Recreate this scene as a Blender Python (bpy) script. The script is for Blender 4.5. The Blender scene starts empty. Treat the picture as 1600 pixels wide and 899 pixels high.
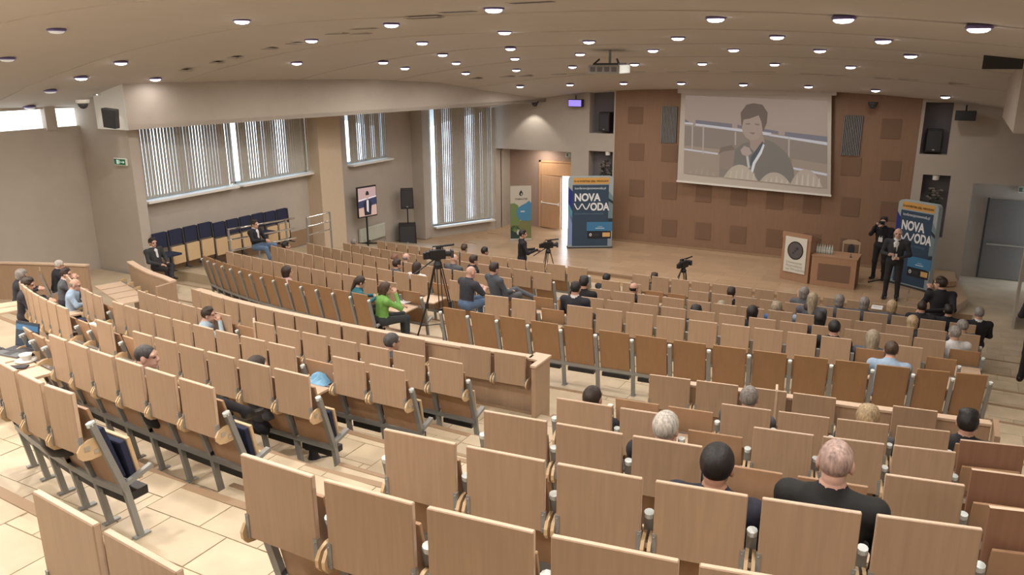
import bpy, bmesh, math, random
import numpy as np
from mathutils import Vector, Matrix
R_ = math.radians
random.seed(7)
SC = bpy.context.scene

# ------------------------------------------------------------------ camera, world, exposure
cd = bpy.data.cameras.new('camera'); cam = bpy.data.objects.new('camera', cd)
SC.collection.objects.link(cam); SC.camera = cam
cd.sensor_fit = 'HORIZONTAL'; cd.sensor_width = 36.0; cd.lens = 28.125; cd.clip_end = 200; cd.clip_start = 0.05
cam.matrix_world = Matrix(((0.87977, -0.12563, 0.4585, 9.57332), (0.47536, 0.24512, -0.84496, -24.79075), (-0.00624, 0.96132, 0.27537, 5.92419), (0.0, 0.0, 0.0, 1.0)))
W = bpy.data.worlds.new('world'); SC.world = W; W.use_nodes = True
bg = W.node_tree.nodes['Background']; bg.inputs[0].default_value = (0.72, 0.86, 1.0, 1); bg.inputs[1].default_value = 4.0
vs = SC.view_settings; vs.view_transform = 'Standard'; vs.look = 'None'; vs.exposure = 0.22; vs.gamma = 1.0
try: vs.use_curve_mapping = False
except Exception: pass
LAMP_W = 26.0; REAR_G = 1.6          # watts of an ordinary ceiling downlight

# ------------------------------------------------------------------ helpers
COL = SC.collection
class MB:
    def __init__(s): s.v = []; s.f = []; s.m = []
    def add(s, v, f, mi=0):
        n = len(s.v); s.v += [tuple(p) for p in v]; s.f += [tuple(i + n for i in q) for q in f]
        s.m += [mi] * len(f); return s
    def box(s, x0, x1, y0, y1, z0, z1, mi=0, M=None):
        v = [(x, y, z) for z in (z0, z1) for y in (y0, y1) for x in (x0, x1)]
        if M is not None: v = [tuple(M @ Vector(p)) for p in v]
        return s.add(v, [(0, 2, 3, 1), (4, 5, 7, 6), (0, 1, 5, 4), (2, 6, 7, 3), (0, 4, 6, 2), (1, 3, 7, 5)], mi)
    def bar(s, a, b, w, h, mi=0, up=(0, 0, 1)):
        a = Vector(a); b = Vector(b); d = (b - a); L = d.length; d.normalize()
        u = Vector(up)
        if abs(d.dot(u)) > .98: u = Vector((0, 1, 0))
        x = d.cross(u).normalized(); y = x.cross(d).normalized()
        v = [p + x * sx * w / 2 + y * sy * h / 2 for p in (a, b) for sy in (-1, 1) for sx in (-1, 1)]
        return s.add(v, [(0, 2, 3, 1), (4, 5, 7, 6), (0, 1, 5, 4), (2, 6, 7, 3), (0, 4, 6, 2), (1, 3, 7, 5)], mi)
    def tube(s, pts, r, n=8, mi=0, cap=True):
        pts = [Vector(p) for p in pts]; rr = r if isinstance(r, (list, tuple)) else [r] * len(pts)
        V = []; F = []; up = Vector((0, 0, 1))
        for i, p in enumerate(pts):
            d = (pts[min(i + 1, len(pts) - 1)] - pts[max(i - 1, 0)])
            if d.length < 1e-9: d = Vector((0, 0, 1))
            d.normalize()
            u = up if abs(d.dot(up)) < .95 else Vector((0, 1, 0))
            x = d.cross(u).normalized(); y = x.cross(d)
            for k in range(n):
                a = 2 * math.pi * k / n; V.append(p + (x * math.cos(a) + y * math.sin(a)) * rr[i])
        for i in range(len(pts) - 1):
            for k in range(n):
                F.append((i * n + k, i * n + (k + 1) % n, (i + 1) * n + (k + 1) % n, (i + 1) * n + k))
        if cap: F.append(tuple(range(n))[::-1]); F.append(tuple(range((len(pts) - 1) * n, len(pts) * n)))
        return s.add(V, F, mi)
    def lathe(s, prof, n=16, c=(0, 0, 0), mi=0):
        V = []; F = []
        for r, z in prof:
            for k in range(n):
                a = 2 * math.pi * k / n; V.append((c[0] + r * math.cos(a), c[1] + r * math.sin(a), c[2] + z))
        for i in range(len(prof) - 1):
            for k in range(n):
                F.append((i * n + k, i * n + (k + 1) % n, (i + 1) * n + (k + 1) % n, (i + 1) * n + k))
        F.append(tuple(range(n))[::-1]); F.append(tuple(range((len(prof) - 1) * n, len(prof) * n)))
        return s.add(V, F, mi)
    def prism(s, pts, y0, y1, mi=0):        # polygon in x,z extruded along y
        n = len(pts); V = [(x, y0, z) for x, z in pts] + [(x, y1, z) for x, z in pts]
        F = [tuple(range(n)), tuple(range(n, 2 * n))[::-1]] + [(i, i + n, (i + 1) % n + n, (i + 1) % n) for i in range(n)]
        return s.add(V, F, mi)
    def slab(s, pts, z0, z1, mi=0):         # polygon in x,y extruded along z
        n = len(pts); V = [(x, y, z0) for x, y in pts] + [(x, y, z1) for x, y in pts]
        F = [tuple(range(n))[::-1], tuple(range(n, 2 * n))] + [(i, (i + 1) % n, (i + 1) % n + n, i + n) for i in range(n)]
        return s.add(V, F, mi)
    def mesh(s, name, mats, smooth=False, bevel=0):
        me = bpy.data.meshes.new(name); me.from_pydata(s.v, [], s.f)
        for m in (mats if isinstance(mats, (list, tuple)) else [mats]): me.materials.append(m)
        me.polygons.foreach_set('material_index', s.m)
        bm = bmesh.new(); bm.from_mesh(me); bmesh.ops.recalc_face_normals(bm, faces=bm.faces)
        if bevel: bmesh.ops.bevel(bm, geom=list(bm.edges), offset=bevel, segments=2, affect='EDGES', profile=.6)
        bm.to_mesh(me); bm.free()
        if smooth: me.polygons.foreach_set('use_smooth', [True] * len(me.polygons))
        return me
def obj(name, me, parent=None, loc=None, rz=None):
    o = bpy.data.objects.new(name, me); COL.objects.link(o)
    if parent is not None: o.parent = parent
    if loc is not None: o.location = loc
    if rz is not None: o.rotation_euler = (0, 0, rz)
    return o
def tag(o, label, cat, group=None):
    o['label'] = label; o['category'] = cat
    if group: o['group'] = group
    return o
def thing(name, label, cat, loc=(0, 0, 0), rz=0, group=None):
    return tag(obj(name, None, None, loc, rz), label, cat, group)
def struct(name, me, label=None):
    o = obj(name, me); o['kind'] = 'structure'
    if label: o['label'] = label
    return o
def lab(o, text): o['label'] = text; return o

# ------------------------------------------------------------------ materials
def mat(name, col, rough=.6, metal=0, noise=0, nscale=8, bump=0, spec=.5, stretch=(1, 1, 1), emit=None, estr=0, rand=0, coords='Object'):
    m = bpy.data.materials.new(name); m.use_nodes = True; nt = m.node_tree; b = nt.nodes['Principled BSDF']
    b.inputs['Base Color'].default_value = (*col, 1); b.inputs['Roughness'].default_value = rough
    b.inputs['Metallic'].default_value = metal; b.inputs['Specular IOR Level'].default_value = spec
    if emit: b.inputs['Emission Color'].default_value = (*emit, 1); b.inputs['Emission Strength'].default_value = estr
    if noise or bump or rand:
        tc = nt.nodes.new('ShaderNodeTexCoord'); mp = nt.nodes.new('ShaderNodeMapping'); mp.inputs['Scale'].default_value = stretch
        oi = nt.nodes.new('ShaderNodeObjectInfo'); ad = nt.nodes.new('ShaderNodeVectorMath'); ad.operation = 'ADD'
        sc = nt.nodes.new('ShaderNodeVectorMath'); sc.operation = 'SCALE'; sc.inputs[3].default_value = 37.0
        cb = nt.nodes.new('ShaderNodeCombineXYZ')
        for i in range(3): nt.links.new(oi.outputs['Random'], cb.inputs[i])
        nt.links.new(cb.outputs[0], sc.inputs[0]); nt.links.new(tc.outputs[coords], ad.inputs[0]); nt.links.new(sc.outputs[0], ad.inputs[1])
        nt.links.new(ad.outputs[0], mp.inputs[0])
        n = nt.nodes.new('ShaderNodeTexNoise'); n.inputs['Scale'].default_value = nscale; n.inputs['Detail'].default_value = 5
        nt.links.new(mp.outputs[0], n.inputs['Vector'])
        mr = nt.nodes.new('ShaderNodeMapRange'); mr.inputs[1].default_value = .3; mr.inputs[2].default_value = .7
        mr.inputs[3].default_value = 1 - noise; mr.inputs[4].default_value = 1 + noise
        nt.links.new(n.outputs[0], mr.inputs[0])
        src = mr.outputs[0]
        if rand:
            r2 = nt.nodes.new('ShaderNodeMapRange'); r2.inputs[3].default_value = 1 - rand; r2.inputs[4].default_value = 1 + rand
            nt.links.new(oi.outputs['Random'], r2.inputs[0]); mu = nt.nodes.new('ShaderNodeMath'); mu.operation = 'MULTIPLY'
            nt.links.new(src, mu.inputs[0]); nt.links.new(r2.outputs[0], mu.inputs[1]); src = mu.outputs[0]
        mx = nt.nodes.new('ShaderNodeVectorMath'); mx.operation = 'SCALE'; mx.inputs[0].default_value = col
        nt.links.new(src, mx.inputs[3]); nt.links.new(mx.outputs[0], b.inputs['Base Color'])
        if bump:
            bp = nt.nodes.new('ShaderNodeBump'); bp.inputs['Strength'].default_value = bump; bp.inputs['Distance'].default_value = .01
            nt.links.new(n.outputs[0], bp.inputs['Height']); nt.links.new(bp.outputs[0], b.inputs['Normal'])
    return m
M = {}
M['beech'] = mat('beech_veneer', (.375, .255, .165), .42, noise=.07, nscale=5, stretch=(9, 9, .6), rand=.04)
M['edge'] = mat('beech_edge_toplit', (.58, .43, .31), .45, noise=.06, nscale=20)  # ply edge paler than the veneer, with light from above put into the colour
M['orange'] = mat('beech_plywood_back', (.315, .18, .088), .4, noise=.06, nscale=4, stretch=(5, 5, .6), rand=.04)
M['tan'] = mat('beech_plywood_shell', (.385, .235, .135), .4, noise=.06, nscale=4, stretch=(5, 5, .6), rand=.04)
M['brown'] = mat('dark_veneer', (.24, .125, .075), .45, noise=.08, nscale=5, stretch=(8, 8, .6))
M['bracket'] = mat('bent_ply', (.60, .43, .25), .45, noise=.06, nscale=30)
M['metal'] = mat('grey_powder_coat', (.27, .275, .265), .42, .25)
M['steel'] = mat('bright_steel', (.62, .62, .61), .3, .9)
M['chrome'] = mat('chrome', (.85, .85, .86), .12, 1)
M['cap'] = mat('plastic_cap', (.62, .68, .66), .5)
M['navy'] = mat('navy_fabric', (.017, .022, .055), .9, noise=.15, nscale=60, bump=.2)
M['black'] = mat('black_plastic', (.012, .012, .014), .45)
M['dark'] = mat('dark_grey', (.04, .04, .045), .6)
M['wall'] = mat('plaster', (.45, .40, .345), .85, noise=.03, nscale=3, bump=.03)
M['ceil'] = mat('ceiling_paint', (.54, .505, .465), .9, noise=.02, nscale=2)
M['white'] = mat('white_paint', (.74, .73, .68), .6)
M['woodwall'] = mat('wall_panelling', (.25, .148, .09), .55, noise=.06, nscale=4, stretch=(4, 4, .5))
M['acoustic'] = mat('acoustic_panel', (.19, .112, .07), .85, noise=.10, nscale=90)
M['parquet'] = mat('stage_parquet', (.48, .335, .21), .3, noise=.12, nscale=3, stretch=(.8, 9, 1), bump=.02)
M['plank'] = mat('parquet_plank', (.46, .32, .20), .28, noise=.10, nscale=3, stretch=(1, 8, 1), rand=.10)
M['stone'] = mat('stone_floor', (.50, .41, .29), .55, noise=.10, nscale=3, bump=.03)
M['tile'] = mat('stone_tile', (.52, .43, .30), .5, noise=.10, nscale=4, rand=.07, bump=.04)
M['nosing'] = mat('step_nosing', (.30, .20, .12), .6)
M['blind'] = mat('blind_fabric', (.40, .38, .33), .8, noise=.05, nscale=10)
M['frame'] = mat('window_frame', (.62, .66, .70), .5)
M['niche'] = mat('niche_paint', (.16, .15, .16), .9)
M['greydoor'] = mat('grey_door', (.16, .15, .14), .6)
M['door'] = mat('beech_door', (.56, .34, .19), .4, noise=.05, nscale=4, stretch=(5, 5, .6))
M['paper'] = mat('white_board', (.66, .65, .58), .6)
M['radiator'] = mat('radiator_enamel', (.55, .56, .48), .5)
M['lamp'] = mat('lamp_glow', (1, 1, 1), .5, emit=(1, .93, .98), estr=9)
M['lampoff'] = mat('dim_lamp', (.8, .8, .8), .5, emit=(.9, .95, 1), estr=.22)
M['violet'] = mat('lamp_rim', (.20, .17, .42), .3, .3)
M['sky'] = mat('daylight_strip', (1, 1, 1), .5, emit=(.85, .95, 1), estr=2.2)
M['glass'] = mat('window_glass', (.9, .95, 1), .05)
nt = M['glass'].node_tree; tr = nt.nodes.new('ShaderNodeBsdfTransparent'); tr.inputs[0].default_value = (.92, .96, 1, 1)
gl = nt.nodes.new('ShaderNodeBsdfGlossy'); gl.inputs['Roughness'].default_value = .03
mxs = nt.nodes.new('ShaderNodeMixShader'); mxs.inputs[0].default_value = .06
nt.links.new(tr.outputs[0], mxs.inputs[1]); nt.links.new(gl.outputs[0], mxs.inputs[2]); nt.links.new(mxs.outputs[0], nt.nodes['Material Output'].inputs[0])
_c = {}
def flat(r, g, b, rough=.7, e=0):
    k = (r, g, b, rough, e)
    if k not in _c:
        _c[k] = mat('print_%d' % len(_c), (r, g, b), rough) if not e else mat('screen_%d' % len(_c), (r * .3, g * .3, b * .3), rough, emit=(r, g, b), estr=e)
    return _c[k]
def cloth(r, g, b):
    k = ('c', r, g, b)
    if k not in _c: _c[k] = mat('cloth_%d' % len(_c), (r, g, b), .85, noise=.12, nscale=25, bump=.15)
    return _c[k]
def hairm(r, g, b):
    k = ('h', r, g, b)
    if k not in _c: _c[k] = mat('hair_%d' % len(_c), (r, g, b), .55, noise=.45, nscale=22, stretch=(3, 3, .5), bump=.5)
    return _c[k]
def skinm(r, g, b):
    k = ('s', r, g, b)
    if k not in _c: _c[k] = mat('skin_%d' % len(_c), (r, g, b), .5, noise=.06, nscale=18)
    return _c[k]

# ------------------------------------------------------------------ measured plan of the hall, metres
ROWS = {
 'R1': [(6.87, -16.605), (7.392, -16.531), (7.904, -16.46), (8.404, -16.391), (8.894, -16.325), (9.373, -16.26), (9.841, -16.197), (10.298, -16.137)],
 'R2': [(6.959, -17.997), (7.48, -17.942), (7.989, -17.879), (8.488, -17.807), (8.976, -17.727), (9.452, -17.639), (9.918, -17.543), (10.373, -17.438)],
 'R3': [(6.943, -19.242), (7.48, -19.184), (8.0, -19.119), (8.504, -19.046), (8.992, -18.966), (9.464, -18.878), (9.919, -18.783), (10.358, -18.68)],
 'R4': [(6.958, -20.449), (7.482, -20.394), (7.994, -20.334), (8.494, -20.269), (8.982, -20.199), (9.458, -20.123), (9.922, -20.043), (10.374, -19.958)],
 'R5': [(6.977, -21.566), (7.49, -21.528), (7.996, -21.476), (8.493, -21.411), (8.983, -21.334), (9.466, -21.243), (9.94, -21.139), (10.407, -21.022)],
 'R6': [(7.005, -22.586), (7.476, -22.592), (7.962, -22.57), (8.462, -22.521), (8.976, -22.445), (9.504, -22.342), (10.047, -22.211), (10.604, -22.053)],
 'R7': [(7.104, -23.503), (7.51, -23.543), (7.915, -23.582), (8.32, -23.621), (8.725, -23.661)],
 'L1': [(-0.702, -16.51), (-0.427, -16.573), (-0.125, -16.629), (0.204, -16.679), (0.557, -16.721), (0.933, -16.757), (1.328, -16.786), (1.74, -16.808), (2.168, -16.823), (2.61, -16.832), (3.062, -16.833), (3.524, -16.828), (3.992, -16.815), (4.465, -16.796), (4.94, -16.77), (5.416, -16.737)],
 'L2': [(-0.173, -17.825), (0.066, -17.873), (0.327, -17.918), (0.609, -17.958), (0.911, -17.994), (1.233, -18.026), (1.574, -18.054), (1.933, -18.078), (2.31, -18.098), (2.704, -18.113), (3.115, -18.125), (3.541, -18.133), (3.982, -18.136), (4.437, -18.135), (4.907, -18.13), (5.389, -18.122)],
 'L3': [(-0.571, -18.572), (-0.341, -18.681), (-0.122, -18.777), (0.086, -18.86), (0.284, -18.93), (0.473, -18.987), (0.684, -19.04), (0.914, -19.088), (1.165, -19.132), (1.434, -19.172), (1.723, -19.208), (2.03, -19.24), (2.354, -19.267), (2.696, -19.29), (3.055, -19.309), (3.43, -19.324), (3.821, -19.334), (4.227, -19.34), (4.648, -19.342), (5.083, -19.34), (5.532, -19.333)],
 'L4': [(0.359, -19.719), (0.566, -19.822), (0.763, -19.911), (0.951, -19.987), (1.13, -20.05), (1.321, -20.109), (1.523, -20.164), (1.739, -20.215), (1.967, -20.263), (2.21, -20.306), (2.466, -20.346), (2.738, -20.382), (3.025, -20.414), (3.329, -20.442), (3.649, -20.466), (3.986, -20.487), (4.341, -20.503), (4.714, -20.516), (5.106, -20.525), (5.518, -20.53)],
 'L5': [(3.047, -21.292), (3.273, -21.349), (3.516, -21.398), (3.777, -21.44), (4.058, -21.474), (4.355, -21.505), (4.67, -21.532), (5.003, -21.557), (5.356, -21.579), (5.732, -21.598)],
 'L6': [(4.386, -22.299), (4.645, -22.364), (4.918, -22.421), (5.205, -22.47), (5.507, -22.511), (5.787, -22.521)],
 'FR6': [(3.022, -15.079), (3.501, -15.069), (3.997, -15.053), (4.505, -15.032), (5.022, -15.006), (5.546, -14.975), (6.072, -14.939), (6.597, -14.898), (7.119, -14.852), (7.633, -14.8), (8.136, -14.744), (8.626, -14.682), (9.097, -14.616), (9.548, -14.544), (9.975, -14.467), (10.374, -14.385)],
 'FL6': [(-3.06, -14.338), (-2.793, -14.43), (-2.514, -14.517), (-2.224, -14.597), (-1.922, -14.672), (-1.609, -14.741), (-1.285, -14.804), (-0.951, -14.861), (-0.607, -14.912), (-0.253, -14.958), (0.111, -14.997), (0.483, -15.03), (0.864, -15.058), (1.254, -15.079), (1.652, -15.095)],
 'FR1': [(3.2, -6.982), (3.683, -6.977), (4.167, -6.972), (4.65, -6.968), (5.133, -6.963), (5.617, -6.958), (6.1, -6.953), (6.583, -6.948), (7.067, -6.943), (7.55, -6.939), (8.033, -6.934), (8.517, -6.929), (9.0, -6.924), (9.483, -6.919), (9.967, -6.914), (10.45, -6.91)],
 'FR2': [(3.15, -8.841), (3.637, -8.828), (4.123, -8.815), (4.61, -8.802), (5.097, -8.789), (5.583, -8.776), (6.07, -8.763), (6.557, -8.75), (7.043, -8.737), (7.53, -8.724), (8.017, -8.711), (8.503, -8.698), (8.99, -8.685), (9.477, -8.672), (9.963, -8.659), (10.45, -8.646)],
 'FR3': [(3.1, -10.558), (3.59, -10.536), (4.08, -10.515), (4.57, -10.494), (5.06, -10.472), (5.55, -10.451), (6.04, -10.43), (6.53, -10.408), (7.02, -10.387), (7.51, -10.366), (8.0, -10.344), (8.49, -10.323), (8.98, -10.301), (9.47, -10.28), (9.96, -10.259), (10.45, -10.237)],
 'FR4': [(3.08, -12.144), (3.569, -12.115), (4.059, -12.085), (4.548, -12.056), (5.037, -12.026), (5.527, -11.997), (6.016, -11.967), (6.505, -11.938), (6.995, -11.908), (7.484, -11.878), (7.973, -11.849), (8.463, -11.819), (8.952, -11.79), (9.441, -11.76), (9.931, -11.731), (10.42, -11.701)],
 'FR5': [(2.98, -13.653), (3.469, -13.615), (3.958, -13.577), (4.446, -13.539), (4.935, -13.502), (5.424, -13.464), (5.912, -13.426), (6.401, -13.389), (6.89, -13.351), (7.36, -13.315), (7.825, -13.279), (8.285, -13.243), (8.74, -13.208), (9.19, -13.173), (9.635, -13.139), (10.075, -13.105)],
 'FL1': [(-4.582, -6.855), (-4.23, -6.87), (-3.859, -6.884), (-3.469, -6.898), (-3.059, -6.911), (-2.631, -6.924), (-2.184, -6.937), (-1.717, -6.949), (-1.232, -6.959), (-0.728, -6.969), (-0.204, -6.977), (0.338, -6.984), (0.9, -6.989), (1.48, -6.992), (2.08, -6.993)],
 'FL2': [(-4.407, -8.528), (-4.092, -8.561), (-3.761, -8.594), (-3.414, -8.626), (-3.051, -8.658), (-2.672, -8.689), (-2.277, -8.719), (-1.866, -8.747), (-1.439, -8.773), (-0.997, -8.797), (-0.538, -8.819), (-0.063, -8.837), (0.427, -8.852), (0.933, -8.863), (1.456, -8.87), (1.994, -8.872)],
 'FL3': [(-4.343, -9.977), (-4.035, -10.038), (-3.712, -10.098), (-3.373, -10.158), (-3.019, -10.217), (-2.648, -10.274), (-2.263, -10.328), (-1.862, -10.38), (-1.445, -10.428), (-1.013, -10.472), (-0.565, -10.511), (-0.101, -10.544), (0.378, -10.572), (0.872, -10.592), (1.382, -10.605), (1.908, -10.61)],
 'FL4': [(-3.959, -11.564), (-3.674, -11.627), (-3.375, -11.69), (-3.062, -11.752), (-2.734, -11.813), (-2.392, -11.872), (-2.035, -11.928), (-1.664, -11.982), (-1.279, -12.032), (-0.879, -12.077), (-0.465, -12.118), (-0.036, -12.153), (0.407, -12.181), (0.864, -12.202), (1.336, -12.216), (1.822, -12.22)],
 'FL5': [(-3.422, -13.351), (-3.149, -13.392), (-2.862, -13.432), (-2.56, -13.473), (-2.243, -13.512), (-1.911, -13.55), (-1.565, -13.586), (-1.204, -13.619), (-0.828, -13.65), (-0.438, -13.678), (-0.032, -13.702), (0.388, -13.721), (0.822, -13.736), (1.272, -13.745), (1.736, -13.749)],
}
ZS = {'L6': 0.86, 'L5': 0.87, 'L4': 0.9, 'L3': 0.93, 'L2': 0.97, 'L1': 0.97}
LIFT = {12: 0.157, 11: 0.146, 10: 0.112, 9: 0.078, 8: 0.034}
FLOORZ = {'R1': 1.34, 'R2': 1.72, 'R3': 2.1, 'R4': 2.48, 'R5': 2.83, 'R6': 3.16, 'R7': 3.48, 'L1': 1.374, 'L2': 1.754, 'L3': 2.178, 'L4': 2.592, 'L5': 2.976, 'L6': 3.317, 'FR6': 1.28, 'FL6': 1.28, 'FR1': -0.22, 'FR2': 0.08, 'FR3': 0.38, 'FR4': 0.68, 'FR5': 0.98, 'FL1': -0.22, 'FL2': 0.08, 'FL3': 0.38, 'FL4': 0.68, 'FL5': 0.98}
DOWN = {'R1': [4, 6], 'R2': [0, 1, 6], 'R3': [2], 'R4': [3, 4], 'L1': [12], 'L2': [7], 'L3': [7, 17, 3, 2], 'L4': [9, 10, 12, 0, 1], 'L5': [0, 1, 2], 'FR5': [2, 12, 14], 'FR4': [0, 1, 14], 'FR3': [0], 'FR2': [2, 3], 'FL5': [13], 'FL4': [13], 'FR1': []}
DARK = {'R3': [6], 'R4': [6], 'R5': [6], 'R6': [6]}
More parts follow.
